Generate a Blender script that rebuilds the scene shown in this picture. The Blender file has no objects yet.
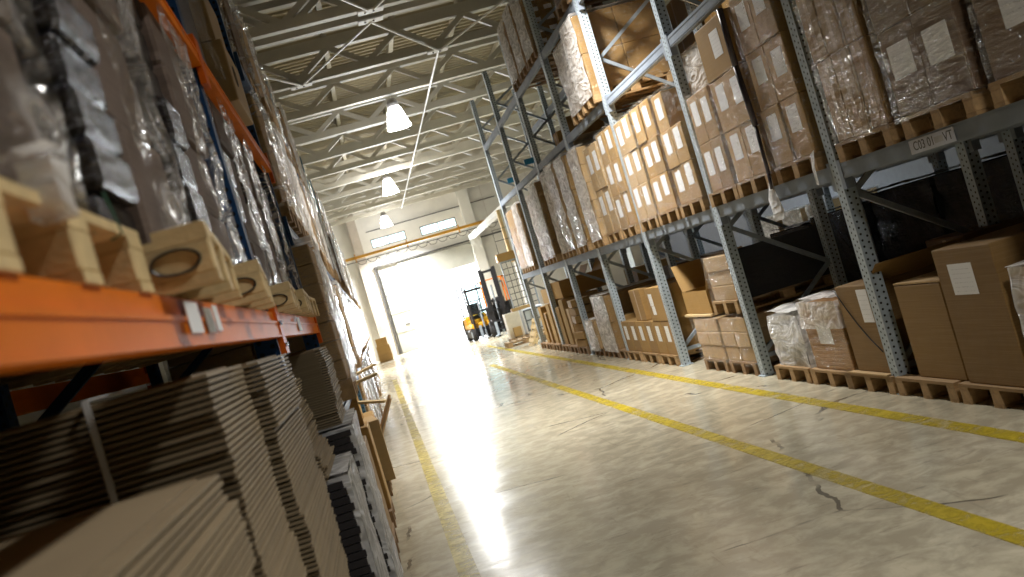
import bpy, math, random
from mathutils import Vector, Matrix, noise
C = bpy.context.scene.collection
rnd = random.Random(7)
PI = math.pi

# ------------------------------------------------------------------ mesh builder
class MB:
    def __init__(s): s.v=[]; s.f=[]; s.m=[]
    def quad(s, pts, mi=0):
        b=len(s.v); s.v += [tuple(p) for p in pts]; s.f.append(tuple(range(b,b+len(pts)))); s.m.append(mi)
    def box(s, x0,x1,y0,y1,z0,z1, mi=0, M=None):
        P=[Vector(p) for p in ((x0,y0,z0),(x1,y0,z0),(x1,y1,z0),(x0,y1,z0),(x0,y0,z1),(x1,y0,z1),(x1,y1,z1),(x0,y1,z1))]
        if M is not None: P=[M@p for p in P]
        b=len(s.v); s.v+=[tuple(p) for p in P]
        for q in ((0,3,2,1),(4,5,6,7),(0,1,5,4),(1,2,6,5),(2,3,7,6),(3,0,4,7)):
            s.f.append(tuple(b+i for i in q)); s.m.append(mi)
        return s
    def cbox(s, x0,x1,y0,y1,z0,z1, c=.006, mi=0, M=None):
        """box with chamfered vertical and top edges"""
        def ring(i,z): return [(x0+c+i,y0+i,z),(x1-c-i,y0+i,z),(x1-i,y0+c+i,z),(x1-i,y1-c-i,z),(x1-c-i,y1-i,z),(x0+c+i,y1-i,z),(x0+i,y1-c-i,z),(x0+i,y0+c+i,z)]
        R=[ring(c*.6,z0),ring(0,z0+c),ring(0,z1-c),ring(c*.6,z1)]
        b=len(s.v)
        for r in R:
            for p in r:
                p=Vector(p); s.v.append(tuple(M@p if M is not None else p))
        for k in range(3):
            for i in range(8):
                j=(i+1)%8; s.f.append((b+k*8+i,b+k*8+j,b+k*8+8+j,b+k*8+8+i)); s.m.append(mi)
        s.f.append(tuple(b+i for i in range(7,-1,-1))); s.m.append(mi)
        s.f.append(tuple(b+24+i for i in range(8))); s.m.append(mi)
        return s
    def bar(s, p, q, w, h, mi=0, up=(0,0,1)):
        p=Vector(p); q=Vector(q); d=(q-p); L=d.length; d.normalize()
        u=Vector(up)
        if abs(d.dot(u))>.99: u=Vector((1,0,0))
        r=d.cross(u).normalized(); t=r.cross(d)
        M=Matrix((r,d,t)).transposed().to_4x4(); M.translation=p
        return s.box(-w/2,w/2,0,L,-h/2,h/2,mi,M)
    def tube(s, pts, r, n=8, mi=0, cap=True):
        pts=[Vector(p) for p in pts]; b=len(s.v)
        for i,p in enumerate(pts):
            d=(pts[min(i+1,len(pts)-1)]-pts[max(i-1,0)]).normalized()
            u=Vector((0,0,1)) if abs(d.z)<.95 else Vector((1,0,0))
            a=d.cross(u).normalized(); c=a.cross(d)
            for k in range(n):
                t=2*PI*k/n; s.v.append(tuple(p+a*math.cos(t)*r+c*math.sin(t)*r))
        for i in range(len(pts)-1):
            for k in range(n):
                j=(k+1)%n; s.f.append((b+i*n+k,b+i*n+j,b+i*n+n+j,b+i*n+n+k)); s.m.append(mi)
        if cap:
            s.f.append(tuple(b+k for k in range(n-1,-1,-1))); s.m.append(mi)
            e=b+(len(pts)-1)*n; s.f.append(tuple(e+k for k in range(n))); s.m.append(mi)
        return s
    def lathe(s, prof, c=(0,0,0), n=20, mi=0, axis='z'):
        b=len(s.v)
        for (r,z) in prof:
            for k in range(n):
                t=2*PI*k/n
                p=(r*math.cos(t),r*math.sin(t),z)
                if axis=='x': p=(z,r*math.cos(t),r*math.sin(t))
                s.v.append((c[0]+p[0],c[1]+p[1],c[2]+p[2]))
        for i in range(len(prof)-1):
            for k in range(n):
                j=(k+1)%n; s.f.append((b+i*n+k,b+i*n+j,b+i*n+n+j,b+i*n+n+k)); s.m.append(mi)
        return s
    def mesh(s, name, mats, smooth=False):
        me=bpy.data.meshes.new(name); me.from_pydata(s.v,[],s.f)
        for m in (mats if isinstance(mats,(list,tuple)) else [mats]): me.materials.append(m)
        for p,mi in zip(me.polygons,s.m): p.material_index=mi; p.use_smooth=smooth
        me.update(); return me
    def build(s, name, mats, parent=None, loc=(0,0,0), smooth=False):
        return put(name, s.mesh(name,mats,smooth), parent, loc)

def put(name, me, parent=None, loc=(0,0,0), rz=0):
    o=bpy.data.objects.new(name,me); C.objects.link(o); o.location=loc; o.rotation_euler[2]=rz
    if parent: o.parent=parent
    return o
USED={}
def tag(o,label,cat,group=None,kind=None):
    n=len(label.replace(',',' ').split())
    if not 4<=n<=16: print('LABELLEN',n,label)
    if label in USED and (group is None or USED[label]!=group): print('DUPLABEL',label)
    USED[label]=group
    o['label']=label; o['category']=cat
    if group: o['group']=group
    if kind: o['kind']=kind
    return o
def thing(name,label,cat,loc=(0,0,0),rz=0,group=None):
    o=bpy.data.objects.new(name,None); C.objects.link(o); o.location=loc; o.rotation_euler[2]=rz
    o.empty_display_size=.2
    return tag(o,label,cat,group)
def struct(o): o['kind']='structure'; return o
def copy_tree(o,loc,rz=0,label=None,group=None):
    r=o.copy(); C.objects.link(r); r.location=loc; r.rotation_euler[2]=rz
    if label: tag(r,label,o['category'],group or o.get('group'))
    for ch in list(o.children):
        c=ch.copy(); C.objects.link(c); c.parent=r
        for g in list(ch.children):
            d=g.copy(); C.objects.link(d); d.parent=c
    return r

# ------------------------------------------------------------------ materials
class NT:
    def __init__(s,name):
        s.mat=bpy.data.materials.new(name); s.mat.use_nodes=True; s.t=s.mat.node_tree; s.t.nodes.clear()
        s.out=s.n('ShaderNodeOutputMaterial')
    def n(s,t,**k):
        o=s.t.nodes.new(t)
        for a,b in k.items():
            if a.startswith('i_'):
                key=a[2:].replace('_',' '); o.inputs[int(key) if key.isdigit() else key].default_value=b
            else: setattr(o,a,b)
        return o
    def l(s,a,b): s.t.links.new(a,b)
    def ramp(s,src,stops,interp='LINEAR'):
        r=s.n('ShaderNodeValToRGB'); r.color_ramp.interpolation=interp
        e=r.color_ramp.elements
        while len(e)<len(stops): e.new(.5)
        for i,(p,c) in enumerate(stops):
            e[i].position=p; e[i].color=(c if len(c)==4 else (*c,1)) if isinstance(c,(tuple,list)) else (c,c,c,1)
        s.l(src,r.inputs[0]); return r.outputs[0]
    def mix(s,f,a,b,mode='MIX'):
        m=s.n('ShaderNodeMix',data_type='RGBA',blend_type=mode)
        for sock,val in ((m.inputs[0],f),(m.inputs[6],a),(m.inputs[7],b)):
            if hasattr(val,'links') or isinstance(val,bpy.types.NodeSocket): s.l(val,sock)
            else: sock.default_value=(*val,1) if isinstance(val,tuple) and len(val)==3 else val
        return m.outputs[2]
    def math(s,op,a,b=0.,c=0.):
        m=s.n('ShaderNodeMath',operation=op)
        for i,v in enumerate((a,b,c)):
            if isinstance(v,bpy.types.NodeSocket): s.l(v,m.inputs[i])
            else: m.inputs[i].default_value=v
        return m.outputs[0]
    def coords(s,scale=(1,1,1),kind='Object',rot=(0,0,0)):
        tc=s.n('ShaderNodeTexCoord'); mp=s.n('ShaderNodeMapping')
        mp.inputs['Scale'].default_value=scale; mp.inputs['Rotation'].default_value=rot
        s.l(tc.outputs[kind],mp.inputs[0]); return mp.outputs[0]
    def noise(s,vec,scale=5,detail=4,rough=.5,dist=0):
        t=s.n('ShaderNodeTexNoise'); s.l(vec,t.inputs['Vector'])
        t.inputs['Scale'].default_value=scale; t.inputs['Detail'].default_value=detail
        t.inputs['Roughness'].default_value=rough; t.inputs['Distortion'].default_value=dist
        return t.outputs['Fac']
    def bump(s,h,strength=.3,dist=.01):
        b=s.n('ShaderNodeBump'); b.inputs['Strength'].default_value=strength; b.inputs['Distance'].default_value=dist
        s.l(h,b.inputs['Height']); return b.outputs[0]
    def bsdf(s,col,rough=.6,metal=0,normal=None,**k):
        p=s.n('ShaderNodeBsdfPrincipled')
        for key,val in [('Base Color',col),('Roughness',rough),('Metallic',metal)]+[(a.replace('_',' '),b) for a,b in k.items()]:
            if isinstance(val,bpy.types.NodeSocket): s.l(val,p.inputs[key])
            else: p.inputs[key].default_value=(*val,1) if isinstance(val,tuple) and len(val)==3 else val
        if normal is not None: s.l(normal,p.inputs['Normal'])
        return p.outputs[0]
    def done(s,sh): s.l(sh,s.out.inputs[0]); return s.mat
    def rand(s): return s.n('ShaderNodeObjectInfo').outputs['Random']
    def xyz(s,vec):
        m=s.n('ShaderNodeSeparateXYZ'); s.l(vec,m.inputs[0]); return m.outputs

def simple(name,col,rough=.6,metal=0,var=.12,scale=6,bump=0,**k):
    t=NT(name); v=t.coords()
    n=t.noise(v,scale,5,.6)
    lo=tuple(c*(1-var) for c in col); hi=tuple(min(1,c*(1+var)) for c in col)
    c=t.ramp(n,[(.3,lo),(.7,hi)])
    nm=t.bump(t.noise(v,scale*8,3),bump,.004) if bump else None
    return t.done(t.bsdf(c,rough,metal,nm,**k))

def cardboard(name,col,var=.18):
    t=NT(name); v=t.coords()
    r=t.rand()
    base=t.ramp(r,[(0,tuple(c*(1-var) for c in col)),(.5,col),(1,tuple(min(1,c*(1+var*.7)) for c in col))])
    n=t.noise(v,3.5,6,.6); c=t.mix(t.ramp(n,[(.45,0.),(.75,.35)]),base,tuple(c*.72 for c in col))
    w=t.noise(t.coords((1,1,90)),2.2,2); c=t.mix(t.ramp(w,[(.4,0.),(.7,.05)]),c,(.95,.78,.55))
    nm=t.bump(t.noise(v,9,4),.25,.01)
    return t.done(t.bsdf(c,.72,0,nm))

def layered(name,a,b,period=.02,rough=.8,axis=2):
    """horizontal sheets seen on edge: alternating bands through the stack"""
    t=NT(name); v=t.coords(); z=t.xyz(v)[axis]
    w=t.math('FRACT',t.math('DIVIDE',z,period))
    n=t.noise(t.coords((6,6,60)),2,3)
    f=t.ramp(w,[(.0,1.),(.12,0.),(.8,0.),(1,1.)])
    c=t.mix(f,a,b); c=t.mix(t.ramp(n,[(.35,0.),(.7,.5)]),c,tuple(x*.62 for x in a))
    return t.done(t.bsdf(c,rough,0,t.bump(t.math('SUBTRACT',1.,f),.5,.004)))

def film(name,haze=.25,white=(.93,.94,.95),streak=(3,3,14),bumps=.8,rough=.14,spec=.5,hazelo=.5,hazehi=.75,base=.12,ws=2.2,ws2=7,det=6,refl=.16):
    """thin clear film: mostly see-through, glossy, whiter along its wrinkles"""
    t=NT(name); v=t.coords(streak,rot=(.25,.35,.2)); v2=t.coords((1,1,1))
    w=t.noise(v,ws,det,.58,.8); w2=t.noise(v2,ws2,det-1,.55,1.2)
    rid=t.math('SUBTRACT',1.,t.math('ABSOLUTE',t.math('SUBTRACT',t.math('MULTIPLY',w,2.),1.)))
    rid2=t.math('SUBTRACT',1.,t.math('ABSOLUTE',t.math('SUBTRACT',t.math('MULTIPLY',w2,2.),1.)))
    h=t.math('ADD',rid,t.math('MULTIPLY',rid2,.6))
    nm=t.bump(h,bumps,.05)
    g=t.n('ShaderNodeBsdfGlossy'); g.inputs['Roughness'].default_value=rough; g.inputs['Color'].default_value=(1,1,1,1); t.l(nm,g.inputs['Normal'])
    tr=t.n('ShaderNodeBsdfTransparent'); tr.inputs[0].default_value=(.97,.97,.97,1)
    lw=t.n('ShaderNodeLayerWeight'); lw.inputs[0].default_value=.12
    m1=t.n('ShaderNodeMixShader'); wm=t.ramp(rid,[(.6,.12),(.96,1.)]); t.l(t.math('MULTIPLY',wm,t.math('MINIMUM',t.math('ADD',t.math('MULTIPLY',lw.outputs['Fresnel'],spec*.6),.05*spec+.02),refl)),m1.inputs[0]); t.l(tr.outputs[0],m1.inputs[1]); t.l(g.outputs[0],m1.inputs[2])
    df=t.n('ShaderNodeBsdfDiffuse'); df.inputs[0].default_value=(*white,1); t.l(nm,df.inputs['Normal'])
    tl=t.n('ShaderNodeBsdfTranslucent'); tl.inputs[0].default_value=(*white,1)
    md=t.n('ShaderNodeMixShader'); md.inputs[0].default_value=.4; t.l(df.outputs[0],md.inputs[1]); t.l(tl.outputs[0],md.inputs[2])
    creases=t.math('ADD',t.math('MULTIPLY',t.math('POWER',rid,6.),.6),t.math('MULTIPLY',t.math('POWER',rid2,5.),.4))
    hz=t.math('MULTIPLY',t.ramp(creases,[(hazelo,base),(hazehi,1.)]),haze)
    m2=t.n('ShaderNodeMixShader'); t.l(hz,m2.inputs[0]); t.l(m1.outputs[0],m2.inputs[1]); t.l(md.outputs[0],m2.inputs[2])
    return t.done(m2.outputs[0])

def steel_holes(name,col,metal=.35,hole=(.02,.02,.02)):
    """perforated upright: two staggered columns of holes on every face"""
    t=NT(name); v=t.coords(); x,y,z=t.xyz(v)[:3]
    g=t.n('ShaderNodeNewGeometry'); 
    tc=t.n('ShaderNodeTexCoord'); nx=t.xyz(tc.outputs['Normal'])
    isx=t.math('GREATER_THAN',t.math('ABSOLUTE',nx[0]),.7)
    u=t.math('ADD',t.math('MULTIPLY',y,isx),t.math('MULTIPLY',x,t.math('SUBTRACT',1.,isx)))
    side=t.math('GREATER_THAN',u,0.)
    zz=t.math('ADD',t.math('DIVIDE',z,.05),t.math('MULTIPLY',side,.5))
    fz=t.math('SUBTRACT',t.math('FRACT',zz),.5); fz=t.math('MULTIPLY',fz,.05)
    du=t.math('SUBTRACT',t.math('ABSOLUTE',u),.024)
    d=t.math('SQRT',t.math('ADD',t.math('MULTIPLY',fz,fz),t.math('MULTIPLY',du,du)))
    hole_f=t.math('LESS_THAN',d,.0095)
    n=t.noise(v,14,4); base=t.ramp(n,[(.3,tuple(c*.8 for c in col)),(.7,col)])
    c=t.mix(hole_f,base,hole)
    return t.done(t.bsdf(c,.5,t.math('MULTIPLY',t.math('SUBTRACT',1.,hole_f),metal*.4),Specular_IOR_Level=.25))

def paper(name='label_paper',dark=.35):
    """white sheet with a few printed lines"""
    t=NT(name); v=t.coords((1,1,1),'Generated'); x,y,z=t.xyz(v)[:3]
    rowf=t.math('FRACT',t.math('MULTIPLY',z,7.))
    line=t.math('MULTIPLY',t.math('GREATER_THAN',rowf,.62),t.math('LESS_THAN',rowf,.82))
    n=t.noise(t.coords((1,9,7),'Generated'),3,2)
    ink=t.math('MULTIPLY',line,t.math('GREATER_THAN',n,.52))
    inn=t.math('MULTIPLY',t.math('LESS_THAN',t.math('ABSOLUTE',t.math('SUBTRACT',y,.5)),.38),t.math('LESS_THAN',t.math('ABSOLUTE',t.math('SUBTRACT',z,.5)),.4))
    c=t.mix(t.math('MULTIPLY',t.math('MULTIPLY',ink,inn),dark),(.82,.83,.86),(.12,.12,.15))
    return t.done(t.bsdf(c,.6))

def wood(name,col,axis=1):
    t=NT(name); sc=[14,14,14]; sc[axis]=1.2
    n=t.noise(t.coords(tuple(sc)),2,6,.6,.6); r=t.rand()
    c=t.ramp(n,[(.25,tuple(x*.55 for x in col)),(.5,col),(.8,tuple(min(1,x*1.2) for x in col))])
    c=t.mix(t.math('MULTIPLY',r,.45),c,tuple(x*.55 for x in col))
    return t.done(t.bsdf(c,.75,0,t.bump(n,.3,.004)))

def emit(name,col,st):
    t=NT(name); e=t.n('ShaderNodeEmission'); e.inputs[0].default_value=(*col,1); e.inputs[1].default_value=st
    return t.done(e.outputs[0])

M={}
M['card']=cardboard('cardboard',(.285,.165,.05))
M['card_warm']=cardboard('cardboard_warm',(.35,.205,.058))
M['card_pale']=cardboard('cardboard_pale',(.41,.27,.12))
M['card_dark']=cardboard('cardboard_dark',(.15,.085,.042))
M['card_shaded']=cardboard('cardboard_shaded',(.21,.118,.033))  # dimness of the near right corner put into the cardboard colour
M['tape']=simple('packing_tape',(.42,.27,.13),.3)
M['paper']=paper()
M['wood']=wood('pallet_wood',(.36,.225,.10),1)
M['woodx']=wood('pallet_wood_lengthwise',(.36,.225,.10),0)
M['woodend']=simple('pallet_block',(.40,.255,.12),.8,var=.25,scale=18,bump=.3)
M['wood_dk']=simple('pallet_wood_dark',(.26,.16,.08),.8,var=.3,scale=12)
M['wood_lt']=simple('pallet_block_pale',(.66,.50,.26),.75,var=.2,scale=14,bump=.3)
M['film']=film('clear_film',.30,hazelo=.66,hazehi=.98,base=.015,ws=1.6,ws2=3.5,det=3,refl=.07)
M['film_gloss']=film('glossy_film',.30,bumps=1.,rough=.12,spec=1.,streak=(1.2,1.2,14),hazelo=.66,hazehi=.98,base=.02,ws=1.6,ws2=3.,det=3,refl=.13)
M['film_white']=film('cloudy_film',.95,white=(.97,.97,.98),hazelo=.30,hazehi=.85,bumps=1.,base=.5,streak=(1.6,1.6,4),ws=1.5,ws2=3.2,det=3,refl=.3)
M['film_left']=film('wrinkled_film',.45,white=(.88,.85,.84),streak=(2.2,2.2,5),bumps=1.,rough=.14,spec=1.6,hazelo=.55,hazehi=.95,base=.02,ws=1.1,ws2=2.4,det=3,refl=.34)
M['blackfilm']=None
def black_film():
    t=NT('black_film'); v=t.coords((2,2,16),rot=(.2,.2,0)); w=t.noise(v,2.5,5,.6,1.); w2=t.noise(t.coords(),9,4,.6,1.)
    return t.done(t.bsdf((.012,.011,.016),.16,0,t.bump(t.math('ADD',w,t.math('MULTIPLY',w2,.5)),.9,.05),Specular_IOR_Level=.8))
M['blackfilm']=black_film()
M['steel']=simple('galvanised_steel',(.31,.36,.41),.45,.3,var=.15,scale=10)
M['upright']=steel_holes('perforated_steel',(.46,.54,.61))
M['beam']=simple('grey_beam_steel',(.25,.29,.35),.6,0,var=.12,scale=5,Specular_IOR_Level=.15)
M['orange']=simple('orange_paint',(.74,.185,.012),.5,0,var=.1,scale=4,Specular_IOR_Level=.02)
M['orange_end']=simple('orange_paint_bracket',(.62,.12,.012),.5,0,var=.1,Specular_IOR_Level=.05)
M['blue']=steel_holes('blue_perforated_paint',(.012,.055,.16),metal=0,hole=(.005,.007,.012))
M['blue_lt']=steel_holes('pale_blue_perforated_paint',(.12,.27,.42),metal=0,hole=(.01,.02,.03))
M['blue_plain']=simple('blue_paint',(.012,.05,.14),.4)
M['truss']=simple('truss_paint',(.52,.50,.44),.55,0,var=.08,scale=3)
M['tab']=simple('white_plate',(.82,.83,.85),.5)
M['conduit']=simple('white_conduit',(.8,.8,.8),.45)
M['white']=simple('white_paint',(.80,.80,.78),.6,0,var=.05,scale=2)
M['black']=simple('black_steel',(.012,.012,.015),.4)
M['rubber']=simple('black_rubber',(.015,.015,.016),.8)
M['yellow']=simple('yellow_paint',(.66,.33,.02),.4)
M['glass']=None
def glass():
    t=NT('cab_glass'); g=t.n('ShaderNodeBsdfGlossy'); g.inputs['Roughness'].default_value=.05
    tr=t.n('ShaderNodeBsdfTransparent'); tr.inputs[0].default_value=(.72,.84,.84,1)
    m=t.n('ShaderNodeMixShader'); m.inputs[0].default_value=.12; t.l(tr.outputs[0],m.inputs[1]); t.l(g.outputs[0],m.inputs[2])
    return t.done(m.outputs[0])
M['glass']=glass()
M['sheet']=layered('corrugated_sheet_edge',(.42,.31,.19),(.16,.11,.07),.0142)
M['sheet_top']=cardboard('corrugated_sheet',(.28,.215,.13),.12)
M['lamp']=emit('lamp_glow',(1.,.98,.94),60.)
M['lamp_near']=emit('lamp_glow_near',(1.,.98,.94),22.)
M['lampcap']=simple('lamp_housing',(.35,.35,.36),.5)
# ------------------------------------------------------------------ setting
YB=50.0; ZC=7.82
def floor_mat():
    t=NT('polished_concrete'); v=t.coords()
    n=t.noise(v,.55,6,.6,.3); n2=t.noise(v,5,6,.65,.4)
    c=t.ramp(n,[(.3,(.47,.425,.31)),(.55,(.59,.54,.405)),(.75,(.66,.61,.48))])
    c=t.mix(t.ramp(n2,[(.42,.55),(.62,0.)]),c,(.27,.235,.17))
    vo=t.n('ShaderNodeTexVoronoi',feature='DISTANCE_TO_EDGE'); vo.inputs['Scale'].default_value=.42
    wv=t.n('ShaderNodeMix',data_type='VECTOR'); wv.inputs[0].default_value=.22
    nz=t.n('ShaderNodeTexNoise'); t.l(v,nz.inputs['Vector']); nz.inputs['Scale'].default_value=1.6; nz.inputs['Detail'].default_value=5
    t.l(v,wv.inputs[4]); t.l(nz.outputs['Color'],wv.inputs[5]); t.l(wv.outputs[1],vo.inputs['Vector'])
    crack=t.math('LESS_THAN',vo.outputs['Distance'],.004)
    crack=t.math('MULTIPLY',crack,t.ramp(t.noise(v,1.3,3),[(.48,0.),(.56,.75)]))
    c=t.mix(crack,c,(.06,.052,.045))
    sm=t.noise(t.coords((.9,5,1),rot=(0,0,.5)),2.2,5,.7,1.2); c=t.mix(t.ramp(sm,[(.60,0.),(.74,.6)]),c,(.13,.115,.095))
    sm2=t.noise(t.coords((6,.8,1),rot=(0,0,.25)),1.7,5,.7,.8); c=t.mix(t.ramp(sm2,[(.62,0.),(.72,.4)]),c,(.15,.13,.1))
    r=t.ramp(t.noise(v,1.4,5,.6),[(.3,.11),(.7,.24)])
    nm=t.bump(t.noise(t.coords((.5,2.2,1)),2.6,4,.55),.09,.02)
    return t.done(t.bsdf(c,r,0,nm,Specular_IOR_Level=.35))
M['floor']=floor_mat()
def paint_line():
    t=NT('worn_yellow_line_paint'); v=t.coords()
    n=t.noise(v,9,6,.7,.6); n2=t.noise(v,1.2,4,.6)
    wear=t.ramp(t.math('ADD',t.math('MULTIPLY',n,.6),t.math('MULTIPLY',n2,.4)),[(.40,1.),(.56,.25),(.66,0.)])
    b=t.bsdf(t.ramp(n,[(.3,(.46,.35,.02)),(.7,(.64,.50,.03))]),.35)
    tr=t.n('ShaderNodeBsdfTransparent'); m=t.n('ShaderNodeMixShader'); t.l(t.math('SUBTRACT',1.,wear),m.inputs[0]); t.l(b,m.inputs[2]); t.l(tr.outputs[0],m.inputs[1])
    # wear = 1 keeps the paint
    m.inputs[0].links[0]; 
    t.t.links.remove(m.inputs[0].links[0]); t.l(wear,m.inputs[0])
    return t.done(m.outputs[0])
M['line']=paint_line()
M['wall']=simple('painted_concrete_wall',(.78,.77,.74),.8,0,var=.07,scale=1.3,bump=.1)
M['panel']=simple('grey_door_panel',(.42,.42,.38),.6,0,var=.1,scale=2)
M['deck']=simple('cream_roof_deck',(.42,.37,.26),.7,0,var=.1,scale=.8)
M['purlin']=simple('purlin_paint',(.42,.39,.31),.6)
M['column']=simple('concrete_column',(.50,.45,.40),.8,0,var=.12,scale=3)
M['darkframe']=simple('dark_door_frame',(.08,.08,.08),.5)
M['ground']=simple('outdoor_concrete',(.7,.69,.66),.8)

struct(MB().box(-6,14,-20,YB+.3,-.2,0).build('floor',M['floor']))
struct(MB().box(-14,26,YB+.3,95,-.25,-.03).build('floor_outside',M['ground']))
b=MB(); b.box(-6.3,14.3,-20.3,YB+.3,ZC,ZC+.12)
y=-19.9
while y<YB:
    b.box(-6,14,y,y+.045,ZC-.05,ZC); y+=.27
struct(b.build('ceiling',M['deck']))
struct(MB().box(-6.3,-6,-20.3,YB+.3,0,ZC).build('wall_left',M['wall']))
struct(MB().box(14,14.3,-20.3,YB+.3,0,ZC).build('wall_right',simple('grey_cladding',(.10,.105,.12),.7)))
struct(MB().box(-6,14,-20.3,-20,0,ZC).build('wall_front',simple('dark_grey_wall',(.12,.12,.12),.8)))
DX0,DX1,DZ=1.95,5.62,3.27
W1=(1.02,2.75,5.32,5.76); W2=(3.5,5.32,5.26,5.72)
b=MB()
xs=sorted({-6,DX0,DX1,W1[0],W1[1],W2[0],W2[1],14}); zs=sorted({0,DZ,W1[2],W1[3],W2[2],W2[3],ZC})
def hole(x,z):
    if DX0<x<DX1 and z<DZ: return True
    return any(w[0]<x<w[1] and w[2]<z<w[3] for w in (W1,W2))
for i in range(len(xs)-1):
    for j in range(len(zs)-1):
        if not hole((xs[i]+xs[i+1])/2,(zs[j]+zs[j+1])/2): b.box(xs[i],xs[i+1],YB,YB+.3,zs[j],zs[j+1])
struct(b.build('wall_back',M['wall']))
def win(n,w):
    fr=MB(); x0,x1,z0,z1=w; t=.045
    fr.box(x0,x1,YB+.02,YB+.1,z0,z0+t); fr.box(x0,x1,YB+.02,YB+.1,z1-t,z1)
    xm=(x0+x1)/2
    for a in (x0,xm-t/2,x1-t): fr.box(a,a+t,YB+.02,YB+.1,z0+t,z1-t)
    o=struct(fr.build('window_%d'%n,M['darkframe']))
    g=MB(); g.box(x0+t,xm-t/2,YB+.05,YB+.056,z0+t,z1-t); g.box(xm+t/2,x1-t,YB+.05,YB+.056,z0+t,z1-t)
    g.build('window_pane',M['glass'],o)
win(1,W1); win(2,W2)
# folding door leaf standing beside the open doorway, header and guides
b=MB(); b.box(.98,1.93,YB-.10,YB-.03,.02,3.95)
for z in (1.0,1.95,2.9): b.box(.98,1.93,YB-.125,YB-.10,z,z+.05)
d=struct(b.build('door_1',M['panel']))
MB().box(1.5,1.72,YB-.13,YB-.1,1.28,1.34).build('door_handle',M['darkframe'],d)
b=MB().box(1.93,5.66,YB-.10,YB-.02,DZ,4.3)
struct(b.build('door_header_1',M['panel']))
b=MB(); b.box(.80,.87,YB-.16,YB-.02,0,4.4); b.box(.93,.96,YB-.16,YB-.02,0,4.3)
struct(b.build('trim_1',M['darkframe']))
struct(MB().box(.75,8.6,YB-.2,YB-.08,4.36,4.43).build('trim_2',M['darkframe']))
struct(MB().box(.9,7.5,YB-.08,YB-.03,6.15,6.19).build('trim_3',M['darkframe']))
struct(MB().box(.12,.55,YB-.4,YB,0,ZC).build('wall_column_left',M['column']))
struct(MB().box(5.68,6.2,YB-.45,YB,0,ZC).build('wall_column_right',M['white']))
b=MB()
for x in (6.9,7.7,8.5,9.3): b.box(x,x+.012,YB-.012,YB-.0,4.4,7.5)
struct(b.build('trim_4',M['column']))

# floor lines
tag(MB().box(.065,.19,2.0,30,.0005,.003).build('floor_marking',M['line']),'worn yellow floor line running close to the left rack','floor line','yellow floor lines')
tag(MB().box(2.32,2.44,2.5,24,.0005,.003).build('floor_marking',M['line']),'patchy worn yellow floor line in the middle of the aisle','floor line','yellow floor lines')
tag(MB().box(3.265,3.39,2.5,33,.0005,.003).build('floor_marking',M['line']),'yellow floor line alongside the pallets of the grey right rack','floor line','yellow floor lines')

# ------------------------------------------------------------------ roof trusses
TY=[7.9,11.0,14.0,17.13,17.68,20.97,24.0,27.1,30.3,33.35,36.5,39.6,42.75,45.9,48.9]
NODES=[-.02+1.45*k for k in range(-4,10)]
tr=thing('roof_truss','grey steel roof truss nearest the camera, high above the aisle','truss',(0,TY[0],6.8),0,'grey roof trusses')
MB().box(-5.98,13.98,-.09,.09,0,.17).build('bottom_chord',M['truss'],tr)
MB().box(-5.98,13.98,-.09,.09,.58,.82).build('top_chord',M['truss'],tr)
dme=MB(); dme.bar((0,0,.12),(.725,0,.6),.11,.11); dA=dme.mesh('diagonal',M['truss'])
dme=MB(); dme.bar((0,0,.12),(-.725,0,.6),.11,.11); dB=dme.mesh('diagonal',M['truss'])
for x in NODES:
    put('diagonal',dA,tr,(x,0,0)); 
    put('diagonal',dB,tr,(x,0,0))
trl=['second','third','first of the close pair of','second of the close pair of','fifth','sixth','seventh','eighth','ninth','tenth','eleventh','twelfth','thirteenth','last']
for y,w in zip(TY[1:],trl):
    l=('grey steel roof truss, %s roof trusses counted from the camera'%w if 'pair' in w else 'grey steel roof truss, the %s one counted from the camera'%w)
    if w=='last': l='pale steel roof truss nearest the back wall and its two windows'
    copy_tree(tr,(0,y,6.8),0,l)
pm=MB().box(-.05,.05,-19.9,YB-.02,0,.148).mesh('purlin',M['purlin'])
for i,x in enumerate(NODES):
    tag(put('purlin',pm,None,(x+.725,0,7.621)),'long grey roof purlin under the cream roof deck','purlin','roof purlins')
# conduit with plates under the trusses
b=MB().tube([(2.88,20.8,6.76),(2.88,49.4,6.76)],.022,8)
cd=b.build('conduit',M['conduit'],None); tag(cd,'thin white conduit running under the trusses above the aisle','conduit')
for y in TY[5:]: MB().box(-.17,.17,-.05,.05,-.012,0).build('fixing_plate',M['tab'],cd,(2.88,y,6.8))
def brace_rod(p,q,l):
    o=MB().tube([p,q],.022,6).build('bracing_rod',M['conduit']); tag(o,l,'bracing rod','roof bracing rods')
    return o
zb=6.775
brace_rod((1.45,17.75,zb),(0.0,20.9,zb),'white bracing rod slanting left from the central roof plate')
brace_rod((1.45,17.75,zb),(2.88,20.9,zb),'white bracing rod slanting right from the central roof plate')
brace_rod((4.33,17.75,zb),(2.95,20.9,zb),'bracing rod slanting up right from the conduit end plate')
brace_rod((1.40,17.05,zb),(0.0,14.0,zb),'bracing rod slanting towards the upper left of the photo')
brace_rod((1.50,17.05,zb),(2.9,14.0,zb),'short visible bracing rod slanting to the top edge')
brace_rod((0,20.9,zb),(-1.45,17.75,zb),'bracing rod meeting the left roof plate beside the left rack')
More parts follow.
